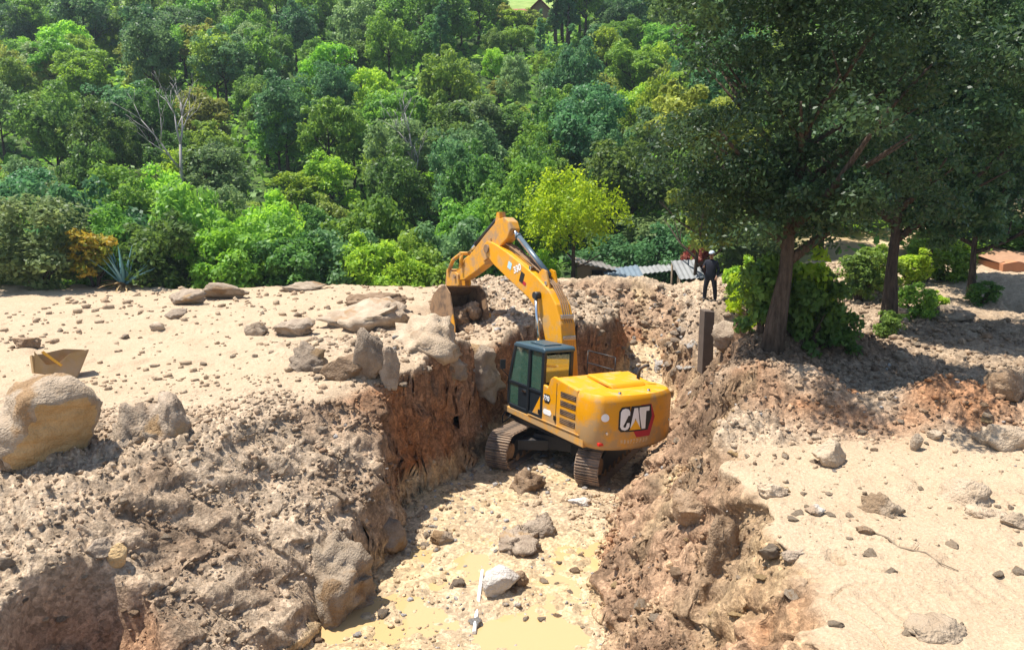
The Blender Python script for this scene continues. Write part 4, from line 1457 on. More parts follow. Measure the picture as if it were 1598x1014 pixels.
strew(30, (960, 640, 1260, 1005), (.08, .24), ['rock_brown', 'rock_tan', 'rock_pale', 'rock_pale'], 'stone bedded in the right trench wall', 'stones of the right trench wall', lambda a, b: a < 1240 and a > 955 + max(0, 800 - b) * .7, 7)
strew(20, (1250, 600, 1598, 705), (.06, .2), ['rock_grey', 'rock_tan', 'rock_brown'], 'stone in the earth of the right berm', 'stones of the right berm', lambda a, b: True, 8)
strew(16, (1330, 470, 1598, 590), (.08, .26), ['rock_grey', 'rock_brown', 'rock_pale'], 'stone on the shaded ground under the right trees', 'stones under the right trees', lambda a, b: True, 9)
strew(16, (420, 480, 760, 610), (.10, .30), ['rock_grey', 'rock_pale'], 'loose stone lying among the rocks of the outcrop', 'stones of the outcrop', lambda a, b: b < 620 - (a - 420) * .05, 10)


# crumbs of earth and gravel too many to count
def crumbs(name, n, region, size, mat, accept, seed, label):
    r = np.random.default_rng(seed)
    x = r.uniform(region[0], region[2], n); y = r.uniform(region[1], region[3], n)
    z, mask, wall, rough = terrain(x, y)
    keep = accept(x, y, z, mask, wall, rough, r.random(n))
    # only what the land near the camera's field could show
    keep &= np.abs(x) < y * .74 + 1.0
    x, y, z = x[keep], y[keep], z[keep]
    m = len(x)
    bV, bF = ICO[1]
    nv = len(bV)
    s = r.uniform(size[0], size[1], m) * (.5 + 1.2 * r.random(m) ** 3)
    s *= np.clip(y / 14, .55, 1.6)
    V = bV[None] * (1 + r.uniform(-.38, .38, (m, nv, 1)))
    ax = r.uniform(.6, 1.25, (m, 1, 3)); ax[..., 2] *= .75
    a = r.uniform(0, 6.28, m)
    V = V * ax
    c, sn = np.cos(a)[:, None], np.sin(a)[:, None]
    V = np.stack([V[..., 0] * c - V[..., 1] * sn, V[..., 0] * sn + V[..., 1] * c, V[..., 2]], -1)
    V = V * s[:, None, None] + np.stack([x, y, z + s * .25], -1)[:, None]
    F = (bF[None] + (np.arange(m) * nv)[:, None, None]).reshape(-1, 3)
    me = np_mesh(name, V.reshape(-1, 3), F, False, [mat])
    zz, mk, _, _ = z, mask[keep], 0, 0
    mk = np.clip(mk + r.normal(0, .12, mk.shape), 0, 1)
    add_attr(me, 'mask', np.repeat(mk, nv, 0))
    return tag(new_obj(name, me), label, name.replace('_', ' '), None, 'stuff')


CR = lambda x, y, z, k, w, ro, u: u < np.where(k[:, 0] > .6, .12, np.where((k[:, 2] > .4) & (w < .5), .25, .9))
crumbs('earth_crumbs', 16000, (-16, 15, 14, 31), (.025, .065), M['soil'], CR, 31, 'loose brown crumbs of earth covering the far banks of the trench')
crumbs('earth_crumbs', 13000, (-9.5, 6.5, -1.2, 16), (.02, .055), M['soil'], CR, 32, 'loose brown crumbs of earth on the slope left of the trench floor')
crumbs('earth_crumbs', 9000, (1.2, 8, 10, 16), (.02, .055), M['soil'], CR, 34, 'loose brown crumbs of earth on the right trench wall and berm')
crumbs('gravel', 3600, (-3.5, 9.5, 9, 31), (.02, .05), M['rock_mix'], lambda x, y, z, k, w, ro, u: u < np.where((k[:, 2] > .35) & (w < .5), .9, np.where(k[:, 0] < .3, .2, .04)), 33, 'grey and white gravel strewn over the trench floor and walls')

# ---------------------------------------------------------------- plants
def leaf_quads(C, Nrm, size, r, asp=.55):
    """diamond leaves at C facing Nrm"""
    n = len(C)
    Nrm = Nrm / np.maximum(np.linalg.norm(Nrm, axis=1, keepdims=True), 1e-6)
    t = r.normal(size=(n, 3))
    t -= (t * Nrm).sum(1, keepdims=True) * Nrm
    t /= np.maximum(np.linalg.norm(t, axis=1, keepdims=True), 1e-6)
    b = np.cross(Nrm, t)
    s = size[:, None]
    V = np.stack([C - t * s, C + b * s * asp + Nrm * s * .1, C + t * s, C - b * s * asp + Nrm * s * .1], 1)
    return V


def crown(seed, rad, zc, K, per, leaf, clump=(.26, .42), shell=.45, low=-.75, squash=.8, asp=.55, tangle=.75, droop=0):
    """clumps of leaves spread through an ellipsoid; returns verts, quads, var"""
    r = np.random.default_rng(seed)
    rad = np.array(rad, float)
    d = r.normal(size=(K * 3, 3)); d /= np.linalg.norm(d, axis=1, keepdims=True)
    d = d[d[:, 2] > low][:K]
    rr = shell + (1 - shell) * r.random(len(d)) ** .6
    wob = 1 + .38 * vn(d[:, 0] * 1.7 + seed, d[:, 1] * 1.7 + d[:, 2], seed)
    cc = d * (rr * wob)[:, None] * rad * .86
    cr = r.uniform(*clump, len(d)) * rad.mean() * (1.15 - .3 * rr)
    out, var = [], []
    for c, q in zip(cc, cr):
        n = int(per * r.uniform(.6, 1.4))
        e = r.normal(size=(n, 3)); e /= np.linalg.norm(e, axis=1, keepdims=True)
        e[:, 2] = np.where(e[:, 2] < -.5, -e[:, 2], e[:, 2])
        k = r.random(n) ** .45
        P = c + e * (k * q)[:, None] * np.array([1, 1, squash])
        if droop:
            P[:, 2] -= droop * q * r.random(n) ** 1.5 * 2
        nr = e * .8 + np.array([0, 0, .55]) + r.normal(size=(n, 3)) * tangle
        out.append(leaf_quads(P, nr, leaf * r.uniform(.6, 1.3, n), r, asp))
        var.append(np.repeat(np.clip(r.random() * .55 + r.random(n) * .45, 0, 1), 4))
    V = np.concatenate(out).reshape(-1, 3) + np.array([0, 0, zc])
    F = np.arange(len(V)).reshape(-1, 4)
    return V, F, np.concatenate(var)


def crown_mesh(name, mat, *a, **k):
    V, F, v = crown(*a, **k)
    me = np_mesh(name, V, F, False, [mat])
    add_attr(me, 'var', v)
    return me


def trunk_mesh(name, seed, h, r0, spread, mat, limbs=5, lean=(0, 0), fork=.5, rl=.45):
    r = random.Random(seed)
    b = MB()
    top = Vector((lean[0], lean[1], h))
    pts = []
    for k in range(7):
        t = k / 6
        pts.append(Vector((lean[0] * t + r.uniform(-.05, .05) * h * .12, lean[1] * t + r.uniform(-.05, .05) * h * .12, -0.25 + t * (h + .25))))
    rad = [r0 * (1.35 if k == 0 else 1.12 if k == 1 else lerp(1, .25, k / 6)) for k in range(7)]
    b.tube(pts, rad, 10)
    for i in range(limbs):
        t = fork + (1 - fork) * i / limbs
        k = min(5, int(t * 6)); base = pts[k] + (pts[k + 1] - pts[k]) * (t * 6 - k)
        a = i * 2.4 + r.uniform(-.4, .4)
        L = spread * r.uniform(.6, 1.0)
        e = base + Vector((math.cos(a) * L, math.sin(a) * L, L * r.uniform(.5, 1.1)))
        m = base + (e - base) * .5 + Vector((0, 0, -.08 * L))
        q = r0 * lerp(rl, .22, i / limbs)
        b.tube([base, m, e], [q, q * .65, q * .25], 7)
        for j in range(2):
            a2 = a + r.uniform(-1, 1)
            e2 = m + Vector((math.cos(a2) * L * .5, math.sin(a2) * L * .5, L * r.uniform(.2, .6)))
            b.tube([m, e2], [q * .5, q * .15], 6)
    me = bpy.data.meshes.new(name)
    me.from_pydata([tuple(v) for v in b.v], [], b.f)
    me.polygons.foreach_set('use_smooth', b.sm)
    me.materials.append(mat)
    return me


def plant(name, loc, tmesh, cmesh, label, cat, group=None, rz=0., sc=1., tname='trunk', cname='crown'):
    o = empty(name, tuple(loc))
    o.rotation_euler = (0, 0, rz)
    if hasattr(sc, '__len__'): o.scale = sc
    else: o.scale = (sc, sc, sc)
    if tmesh is not None: new_obj(tname, tmesh, o)
    if cmesh is not None: new_obj(cname, cmesh, o)
    return tag(o, label, cat, group)


# ---- kinds of hillside trees: (crown meshes, trunk meshes)
KIND = {}


def kind(key, leafmat, n, rad, zc, K, per, leaf, hgt, **k):
    KIND[key] = []
    for i in range(n):
        cm = crown_mesh('crown', LEAF[leafmat], sum(map(ord, key)) * 3 + i, rad, zc, K, per, leaf, **k)
        tm = trunk_mesh('trunk', i + len(key), hgt, .16, rad[0] * .8, M['bark_dark'])
        KIND[key].append((cm, tm))


kind('dark', 'dark', 3, (2.6, 2.6, 2.8), 3.9, 74, 130, .135, 4.2, clump=(.16, .40))
kind('blue', 'blue', 2, (2.5, 2.5, 3.0), 4.1, 74, 130, .13, 4.4, clump=(.16, .40))
kind('mid', 'mid', 3, (2.7, 2.6, 2.6), 3.7, 72, 130, .135, 4.0, clump=(.16, .40))
kind('bright', 'bright', 3, (2.4, 2.3, 2.1), 2.9, 62, 130, .13, 3.2, clump=(.16, .42))
kind('grey', 'grey', 2, (2.5, 2.4, 2.8), 3.8, 70, 125, .125, 4.0, clump=(.16, .40))
kind('olive', 'olive', 2, (2.2, 2.2, 2.0), 2.8, 54, 120, .13, 3.2, clump=(.16, .42))
kind('column', 'blue', 2, (1.2, 1.2, 5.0), 5.8, 90, 95, .125, 8.6, clump=(.12, .24), shell=.45, low=-1.1)
kind('autumn', 'autumn', 1, (1.6, 1.6, 1.5), 2.3, 30, 70, .13, 2.8)

LOOK = {'dark': 'round dark green', 'blue': 'dense blue-green', 'mid': 'broad mid green', 'bright': 'bright yellow-green', 'grey': 'soft grey-green', 'olive': 'yellowish olive', 'column': 'narrow columnar', 'autumn': 'orange-tinged'}


def hill_tree(x, y, key, sc, rz, idx):
    v = KIND[key][idx % len(KIND[key])]
    size = 'small' if sc[2] < .85 else 'large' if sc[2] > 1.2 else 'middle-sized'
    zone = 'just above the hedge of bushes' if y < 48 else 'on the lower hillside' if y < 66 else 'halfway up the hillside' if y < 90 else 'high on the hillside'
    label = f'{size} {LOOK[key]} tree {zone}'
    return plant('hillside_tree' if key != 'column' else 'columnar_tree', (x, y, float(hz(x, y)) - .1), v[1], v[0], label, 'tree', label.replace(' tree ', ' trees '), rz, sc)


r_ = random.Random(17)
D = 38.0
cnt = 0
while D < 127:
    step = 3.7 + (D - 38) * .033
    half = .70 * D + 3
    x = -half + r_.random() * step
    while x < half:
        xx, yy = x + r_.uniform(-.35, .35) * step, D + r_.uniform(-.4, .4) * step
        u = xx / yy
        x += step * 1.12
        # a meadow with a house near the top; sunny dry land on the right
        if yy > 86 and -.03 < u < .058: continue
        if yy > 108 and -.05 < u < .09: continue
        if 72 < yy < 92 and .052 < u < .088: continue
        if u > .36 and 62 < yy: continue          # wholly behind the near trees
        if u > .42 and yy < 46 and r_.random() < .5: continue
        if yy < 40 and .04 < u < .27: continue    # sheds stand here
        n = float(vn(np.array([xx / 13.]), np.array([yy / 13.]), 5)[0])
        q = r_.random() + n * .22
        if q < .22: key = 'dark'
        elif q < .36: key = 'blue'
        elif q < .58: key = 'mid'
        elif q < .76: key = 'bright'
        elif q < .90: key = 'grey'
        elif q < 1.10: key = 'olive'
        else: key = 'autumn'
        if yy > 60 and r_.random() < .09: key = 'column'
        s = r_.uniform(.72, 1.22) * (step / 4.6) ** .75
        if 66 < yy < 90 and -.04 < u < .065: s *= .6
        if key == 'column': s *= .85
        else: s *= .9
        hill_tree(xx, yy, key, (s * r_.uniform(.85, 1.15), s * r_.uniform(.85, 1.15), s * r_.uniform(.85, 1.4)), r_.uniform(0, 6.28), r_.randrange(8))
        cnt += 1
    D += step * .78
print('hillside trees', cnt)
for px, py, dd, s in ((866, 150, 86, 1.15), (885, 150, 87.5, 1.3), (876, 150, 90, 1.1), (606, 100, 90, 1.1), (585, 110, 88, 1.0), (745, 100, 92, .9)):
    p = at_depth(px, py, dd)
    hill_tree(p[0], dd, 'column', (s, s, s), r_.uniform(0, 6), 0)


for px, dd, key, s in ((800, 92, 'bright', .8), (822, 95, 'olive', .75), (785, 97, 'olive', .7), (845, 93, 'bright', .6), (770, 101, 'mid', .8), (812, 102, 'bright', .55)):
    hill_tree((px - 799) / FPX * dd, dd, key, (s, s, s * .8), px, px)


# ground cover under the hillside trees
def undergrowth():
    r = np.random.default_rng(5)
    n = 42000
    y = 31 + 92 * r.random(n) ** 1.15
    x = r.uniform(-1, 1, n) * (.72 * y + 4)
    keep = ~((x > 8) & (y < 46) & (r.random(n) < .85)) & ~((y > 108) & (x / y > -.05) & (x / y < .08))
    keep &= ~((y < 42) & (x > 1.5) & (x < 12))
    x, y = x[keep], y[keep]
    z = hz(x, y)
    m = len(x)
    h = r.random(m) ** 1.5 * (.9 + .5 * vn(x / 4, y / 4, 8))
    C = np.stack([x, y, z + h], -1)
    N = r.normal(size=(m, 3)) * .7 + np.array([0, -.2, .8])
    V = leaf_quads(C, N, r.uniform(.16, .42, m) * np.clip(y / 60, .6, 1.5), r, .6).reshape(-1, 3)
    me = np_mesh('undergrowth', V, np.arange(len(V)).reshape(-1, 4), False, [LEAF['mid']])
    add_attr(me, 'var', np.repeat(np.clip(.5 + .5 * vn(x / 5, y / 5, 6) + r.normal(0, .2, m), 0, 1), 4))
    tag(new_obj('undergrowth', me), 'low green undergrowth covering the hillside between the trees', 'undergrowth', None, 'stuff')


undergrowth()

# ---- hedge of bushes along the far edge of the left plateau
def bush_mesh(seed, mat, rad, leaf, K=40, per=90, **k):
    return crown_mesh('foliage', LEAF[mat], seed, rad, rad[2] * .85, K, per, leaf, low=-.95, **k)


def stems(seed, h, w, mat='bark_dark'):
    r = random.Random(seed)
    b = MB()
    for i in range(6):
        a = r.uniform(0, 6.28)
        e = Vector((math.cos(a) * w * .5, math.sin(a) * w * .5, h * r.uniform(.6, .9)))
        b.tube([(math.cos(a) * .06, math.sin(a) * .06, -.15), (e.x * .35, e.y * .35, e.z * .5), e], [.05, .035, .012], 6)
    me = bpy.data.meshes.new('stems')
    me.from_pydata([tuple(v) for v in b.v], [], b.f)
    me.materials.append(M[mat])
    return me


BUSH = [
    (bush_mesh(1, 'grey', (1.7, 1.6, 1.9), .10, 60, 150), 'grey'),
    (bush_mesh(2, 'dark', (1.9, 1.6, 1.7), .10, 60, 150), 'dark'),
    (bush_mesh(3, 'mid', (1.9, 1.6, 1.6), .10, 60, 150), 'mid'),
    (bush_mesh(4, 'bright', (1.6, 1.5, 1.4), .09, 54, 150), 'bright'),
    (bush_mesh(5, 'blue', (2.1, 1.7, 1.8), .105, 60, 150), 'blue'),
]
ST = stems(3, 1.6, 2.0)


def bush(px, py_top, y, k, label, w=1., group=None, base=None):
    """bush whose top shows at py_top and which stands at distance y"""
    top = at_depth(px, py_top, y)
    zb = float(max(hz(top[0], y), terrain(np.array([top[0]]), np.array([y]), False)[0][0])) - .1
    h = top[2] - zb
    me = BUSH[k][0]
    zs = h / (me['h'] if 'h' in me else 1)
    return plant('bush', (top[0], y, zb), ST, me, label, 'bush', group, px * .37, (w, w, zs), 'stems', 'foliage')


for me_, _ in BUSH:
    V = np.empty(len(me_.vertices) * 3, np.float32); me_.vertices.foreach_get('co', V)
    me_['h'] = float(np.percentile(V.reshape(-1, 3)[:, 2], 99))
bush(45, 312, 29.0, 0, 'large grey-green bush at the plateau edge left of the orange-leaved shrub', 1.25)
bush(-30, 330, 30.2, 0, 'grey-green bush beyond the large grey-green bush at the plateau edge', 1.1)
bush(175, 330, 31.5, 2, 'mid green bush behind the blue agave', 1.2)
bush(250, 345, 31.0, 1, 'dark green bush just right of the blue agave', 1.15)
bush(345, 352, 31.2, 3, 'bright green bush behind the long flat pale rock', 1.15)
bush(410, 345, 31.8, 2, 'mid green bush right of the bright green bush on the plateau edge', 1.2)
bush(455, 372, 31.0, 1, 'dark green bush behind the low row-like pale rock', 1.05)
bush(520, 365, 31.6, 4, 'blue-green bush in the plateau hedge', 1.1)
bush(585, 372, 31.2, 3, 'bright green bush in front of the blue-green bush', 1.05)
bush(650, 368, 32.0, 2, 'mid green bush on the left of the excavator stick', 1.1)
bush(640, 395, 30.8, 3, 'low bright green bush behind the raised stick', .8)
bush(715, 350, 33.5, 4, 'blue-green bush just behind the stick joint', 1.2)
bush(775, 365, 34.2, 2, 'mid green bush framed by the boom and stick', 1.1)
bush(830, 395, 34.0, 3, 'bright green bush at the foot of the lime tree', .9)
bush(300, 300, 34.5, 2, 'taller mid green bush in the second row of the hedge', 1.4)
bush(430, 310, 35.0, 3, 'taller bright green bush in the second row of the hedge', 1.4)
bush(560, 318, 35.5, 2, 'taller mid green bush behind the blue-green hedge bush', 1.4)
bush(120, 290, 35.0, 4, 'taller blue-green bush behind the orange-leaved shrub', 1.4)
bush(960, 370, 39.5, 4, 'blue-green bush behind the tan shed', 1.2)
bush(1010, 340, 41.0, 0, 'grey-green bush between the shed and the red-leaved shrub', 1.4)
bush(1045, 355, 38.5, 4, 'blue-green bush above the pale roof sheets', 1.1)

bush(1120, 345, 38.0, 3, 'bright green bush left of the big tree beyond the person', 1.3)
bush(1175, 330, 36.5, 0, 'grey-green bush seen past the left side of the big trunk', 1.4)
bush(1240, 335, 38.5, 2, 'mid green bush directly behind the big tree', 1.5)
bush(1320, 340, 37.0, 3, 'bright green bush in the gap between the two dark trees', 1.3)
bush(1130, 300, 42.0, 2, 'tall mid green bush above the bright green bush near the person', 1.7)
bush(1060, 300, 44.0, 3, 'tall bright green bush above the pale roof sheets', 1.6)
bush(1210, 290, 43.0, 4, 'tall blue-green bush in the background of the big tree', 1.8)
bush(1300, 290, 42.0, 0, 'tall grey-green bush in the background of the dark tree', 1.8)

bush(1478, 352, 32.5, 2, 'mid green bush on the slope beyond the thin trunked tree', 1.0)
bush(1580, 330, 33.5, 1, 'dark green bush behind the orange adobe hut', 1.2)

# orange-leaved shrub
p = hit(150, 448)
sh = crown_mesh('foliage', LEAF['autumn'], 61, (1.0, .8, 1.35), 1.3, 40, 60, .10, low=-.95)
plant('shrub', p, stems(8, 1.0, 1.0), sh, 'orange and yellow leaved shrub beside the blue agave', 'shrub', None, 0, 1., 'stems', 'foliage')
# red-leaved shrub far right of the sheds
p = at_depth(1088, 402, 36.0)
rs = crown_mesh('foliage', LEAF['rust'], 66, (.85, .7, .8), 1.7, 22, 44, .11)
plant('shrub', (p[0], 36.0, float(hz(p[0], 36.)) - .1), stems(9, 1.6, .6), rs, 'rusty red leaved shrub behind the standing person', 'shrub', None, 0, (1, 1, (p[2] + 1.1 - float(hz(p[0], 36.))) / 2.6), 'stems', 'foliage')


# ---- agave
def agave():
    p = hit(205, 446)
    root = empty('agave_plant', (p[0], p[1] - .5, gz(p[0], p[1] - .5)))
    tag(root, 'spiky blue agave with dry tan lower leaves at the plateau edge', 'plant')
    r = random.Random(4)

    def blade(L, w, elev, az, bend, mat, name):
        b = MB()
        n = 6
        vs, fs = [], []
        pos = Vector((math.cos(az) * .08, math.sin(az) * .08, .12))
        e = elev
        for k in range(n + 1):
            t = k / n
            ww = w * (1.0 - t) ** .7 * (.75 + .5 * math.sin(math.pi * min(1, t * 1.4)))
            side = Vector((-math.sin(az), math.cos(az), 0))
            upv = Vector((-math.cos(az) * math.sin(e), -math.sin(az) * math.sin(e), math.cos(e)))
            vs += [pos + side * ww + upv * ww * .5, pos - upv * .012, pos - side * ww + upv * ww * .5, pos + upv * ww * .12]
            pos = pos + Vector((math.cos(az) * math.cos(e), math.sin(az) * math.cos(e), math.sin(e))) * (L / n)
            e += bend / n
        for k in range(n):
            a, c = 4 * k, 4 * k + 4
            for q in range(4):
                q2 = (q + 1) % 4
                fs.append((a + q, a + q2, c + q2, c + q))
        b._add(vs, fs, None, True)
        o = b.build(name, LEAF[mat], root)
        add_attr(o.data, 'var', np.full(len(o.data.vertices), r.random()))
    for k in range(26):
        blade(r.uniform(1.3, 1.85), .10, r.uniform(.45, 1.45), r.uniform(0, 6.28), -r.uniform(0, .2), 'agave', 'leaf_blade')
    for k in range(20):
        blade(r.uniform(.9, 1.4), .085, r.uniform(-.05, .5), r.uniform(0, 6.28), -r.uniform(.5, 1.1), 'straw', 'dry_leaf')


agave()


# ---- lime willow-like tree
def lime_tree():
    y = 34.0
    p = at_depth(893, 436, y)
    zb = p[2] - .8
    zt = at_depth(893, 258, y)[2]
    H = zt - zb
    r = np.random.default_rng(8)
    out, var = [], []
    K = 130
    d = r.normal(size=(K, 3)); d /= np.linalg.norm(d, axis=1, keepdims=True)
    d[:, 2] = d[:, 2] * .85 + .1
    wob = 1 + .30 * vn(d[:, 0] * 2.2 + 4, d[:, 2] * 2.2 + d[:, 1], 12)
    c = d * ((.35 + .65 * r.random(K) ** .5) * wob)[:, None] * np.array([2.05, 1.8, 1.5])
    for q in c:
        n = 75
        L = r.uniform(.5, 1.7) * (1.2 if q[2] > .3 else .8)
        t = r.random(n)
        hang = np.array([q[0] * .28, q[1] * .28, 0])
        P = q + hang * t[:, None] * L - np.array([0, 0, 1.]) * (t ** 1.4 * L)[:, None] + r.normal(0, .13, (n, 3))
        N = r.normal(size=(n, 3)) * .6 + np.array([q[0] * .4, q[1] * .4, .4])
        out.append(leaf_quads(P, N, r.uniform(.05, .12, n), r, .5))
        var.append(np.repeat(np.clip(r.random() * .5 + r.random(n) * .5, 0, 1), 4))
    V = np.concatenate(out).reshape(-1, 3)
    V[:, 2] += H - 1.75
    me = np_mesh('crown', V, np.arange(len(V)).reshape(-1, 4), False, [LEAF['lime']])
    add_attr(me, 'var', np.concatenate(var))
    tm = trunk_mesh('trunk', 5, H * .72, .13, 1.5, M['bark_dark'], 7, (.1, 0), .35)
    plant('lime_green_tree', (p[0], y, zb), tm, me, 'bright lime green drooping tree behind the excavator boom', 'tree')


lime_tree()

# ---- the big dark tree and its neighbours
def big_tree(px, py, label, crowns, matk, seed, leaf, r0, trunk_top, lean, bark='bark', name='big_tree', P=None, limbs=9, fork=.45, n_leaf=210, spread=2.6):
    P = hit(px, py, True) if P is None else P
    o = empty(name, (P[0], P[1], P[2] - .05))
    tag(o, label, 'tree')
    me = trunk_mesh('trunk', seed, trunk_top, r0, spread, M[bark], limbs, lean, fork, .62)
    new_obj('trunk', me, o)
    Vs, vv = [], []
    for i, (cx, cy, cz, rx, ry, rz, K) in enumerate(crowns):
        V, F, v = crown(seed * 10 + i, (rx, ry, rz), 0, K, n_leaf, leaf, (.12, .34), .25, -1.0, .85, .5, 1.0)
        Vs.append(V + np.array([cx, cy, cz])); vv.append(v)
    V = np.concatenate(Vs)
    me = np_mesh('crown', V, np.arange(len(V)).reshape(-1, 4), False, [LEAF[matk]])
    add_attr(me, 'var', np.concatenate(vv))
    new_obj('crown', me, o)
    return o, P


big, BP = big_tree(1204, 545, 'big dark leafed tree with a thick leaning trunk beside the post', [(.2, 0, 5.0, 3.5, 3.0, 2.9, 105), (-.5, .3, 8.0, 3.5, 3.0, 2.6, 76), (1.8, .2, 7.0, 2.6, 2.6, 2.8, 50), (.2, 0, 3.1, 3.2, 2.4, 1.2, 48)], 'big', 3, .058, .195, 5.4, (.5, .1), 'bark', fork=.38, n_leaf=250, limbs=12)
big_tree(1385, 522, 'dark tree with a straight shaded trunk right of the big tree', [(.4, .4, 5.2, 2.7, 2.6, 3.0, 110), (2.6, .4, 7.4, 3.2, 2.8, 2.8, 110), (-.6, .4, 9.0, 2.6, 2.6, 2.2, 60), (1.6, .4, 3.6, 1.9, 1.8, 1.3, 44)], 'big2', 4, .075, .19, 6.2, (-.1, .1), 'bark_dark', 'dark_tree')
big_tree(1515, 468, 'smaller rounded tree with a thin trunk beside the sunny path', [(.0, 0, 3.8, 2.4, 2.2, 2.0, 70), (1.2, .4, 6.6, 2.8, 2.5, 2.6, 70), (-1.6, .2, 6.8, 2.4, 2.2, 2.4, 60)], 'big2', 5, .08, .13, 4.0, (-.2, 0), 'bark_dark', 'small_tree')
big_tree(1440, 440, 'slender forked tree standing beyond the shaded path', [(.4, 0, 5.6, 2.6, 2.2, 2.4, 60), (.0, .2, 8.6, 3.2, 2.4, 2.6, 60)], 'grey', 6, .13, .11, 5.0, (.6, 0), 'bark_dark', 'slender_tree')
P_ = at_depth(1035, 420, 33.0)
big_tree(0, 0, 'airy yellow-green tree left of the big dark tree', [(.8, 0, 5.2, 2.0, 1.8, 2.6, 50), (1.4, .2, 8.6, 2.4, 2.0, 2.6, 60), (-.8, .2, 9.2, 1.7, 1.6, 1.9, 34)], 'olive', 7, .12, .12, 6.0, (.5, 0), 'bark_dark', 'airy_tree', P=np.array([P_[0] + 1.5, 34.0, -2.3]))
P_ = at_depth(1590, 430, 30.0)
big_tree(0, 0, 'leafy green tree beyond the orange adobe hut', [(.0, 0, 5.5, 2.6, 2.4, 3.2, 70), (-.6, .2, 9.2, 2.8, 2.4, 2.6, 60)], 'mid', 9, .12, .14, 6.0, (0, 0), 'bark_dark', 'leafy_tree', P=np.array([P_[0] + .5, 34.0, 1.0]))
P_ = at_depth(1310, 400, 31.0)
big_tree(0, 0, 'mid green tree showing between the two dark trunks', [(.0, 0, 4.4, 2.8, 2.4, 2.6, 70), (.4, .2, 7.4, 2.8, 2.4, 2.6, 60)], 'grey', 10, .13, .13, 5.0, (0, 0), 'bark_dark', 'background_tree', P=np.array([P_[0], 33.0, float(hz(P_[0], 33.0))]))

# shrubs round the foot of the big tree
SHR = [bush_mesh(31, 'bright', (.8, .7, 1.0), .075, 34, 90), bush_mesh(32, 'mid', (1.0, .8, 1.0), .08, 40, 100), bush_mesh(33, 'dark', (.9, .8, .9), .08, 36, 90), bush_mesh(34, 'lime', (.55, .5, .9), .075, 22, 60)]
ST2 = stems(5, 1.0, .9)


def shrub(px, py, k, label, sc):
    P = hit(px, py, True)
    return plant('shrub', (P[0], P[1], P[2] - .08), ST2, SHR[k], label, 'shrub', None, px * .21, sc, 'stems', 'foliage')


shrub(1168, 512, 3, 'yellow-green leafy shrub between the person and the big trunk', (1.0, 1.0, 1.15))
shrub(1150, 490, 0, 'bright green shrub behind the yellow-green shrub', (.9, .9, 1.3))
shrub(1262, 545, 2, 'large green shrub just right of the big trunk', (.95, .9, 1.15))
shrub(1300, 545, 2, 'dark green shrub at the right end of the shrubs by the big trunk', (.8, .8, .7))
shrub(1240, 520, 0, 'bright green shrub behind the big trunk', (1.1, 1.0, 1.25))
shrub(1192, 520, 2, 'dark green shrub hidden partly by the big trunk', (1.0, .9, 1.2))
shrub(1385, 530, 2, 'small dark shrub at the foot of the straight shaded trunk', (.5, .5, .55))
shrub(1428, 500, 1, 'green shrub right of the straight shaded trunk', (.75, .7, .7))
shrub(1460, 490, 0, 'low bright green plant beside the dark broken stone', (.5, .5, .5))
shrub(1530, 475, 2, 'low dark shrub at the foot of the thin trunked tree', (.7, .7, .55))
shrub(1340, 470, 2, 'dark shrub in the deep shade between the two trunks', (1.2, 1.0, 1.2))
shrub(1365, 455, 1, 'green shrub in the gap left of the straight shaded trunk', (1.2, 1.0, 1.0))
shrub(1480, 440, 1, 'olive green shrub on the sunny slope beyond the path', (1.0, .9, .8))
shrub(1420, 445, 0, 'bright shrub on the sunny slope beyond the green shrub', (1.0, .9, .9))

# ---- leafless grey tree on the hill
def bare_tree(px, py, y, H, label, seed):
    p = at_depth(px, py, y)
    o = empty('bare_tree', (p[0], y, p[2]))
    tag(o, label, 'tree')
    r = random.Random(seed)
    b = MB()

    def br(a, d, L, q, lev):
        e = a + d * L
        m = a + d * L * .5 + Vector((r.uniform(-.1, .1), r.uniform(-.1, .1), 0)) * L * .5
        b.tube([a, m, e], [q, q * .8, q * .55], 6)
        if lev:
            for k in range(3 if lev > 1 else 2):
                dd = (d + Vector((r.uniform(-.8, .8), r.uniform(-.8, .8), r.uniform(-.1, .5)))).normalized()
                br(e if k < 2 else m, dd, L * r.uniform(.55, .8), q * .55, lev - 1)
    br(Vector((0, 0, -.3)), Vector((0, 0, 1)), H * .42, .13, 4)
    b.build('branches', M['dead_wood'], o)
    return o


bare_tree(288, 300, 46.0, 7.5, 'leafless grey tree standing among the green hillside trees', 3)
bare_tree(645, 300, 47.0, 5.5, 'thin leafless grey tree above the hedge near the stick', 6)

# ---------------------------------------------------------------- sheds, house, wall
def thing_box(name, label, cat):
    o = empty(name)
    return tag(o, label, cat)


def corrugated(w, d, n, amp=.025, th=.012):
    vs, fs = [], []
    for i in range(n + 1):
        x = w * i / n
        z = amp * math.cos(math.pi * i)
        vs += [(x, 0, z), (x, d, z), (x, 0, z + th), (x, d, z + th)]
    for i in range(n):
        a, b = 4 * i, 4 * i + 4
        fs += [(a, a + 1, b + 1, b), (a + 2, b + 2, b + 3, a + 3), (a, b, b + 2, a + 2), (a + 1, a + 3, b + 3, b + 1)]
    fs += [(0, 2, 3, 1), (4 * n, 4 * n + 1, 4 * n + 3, 4 * n + 2)]
    return vs, fs


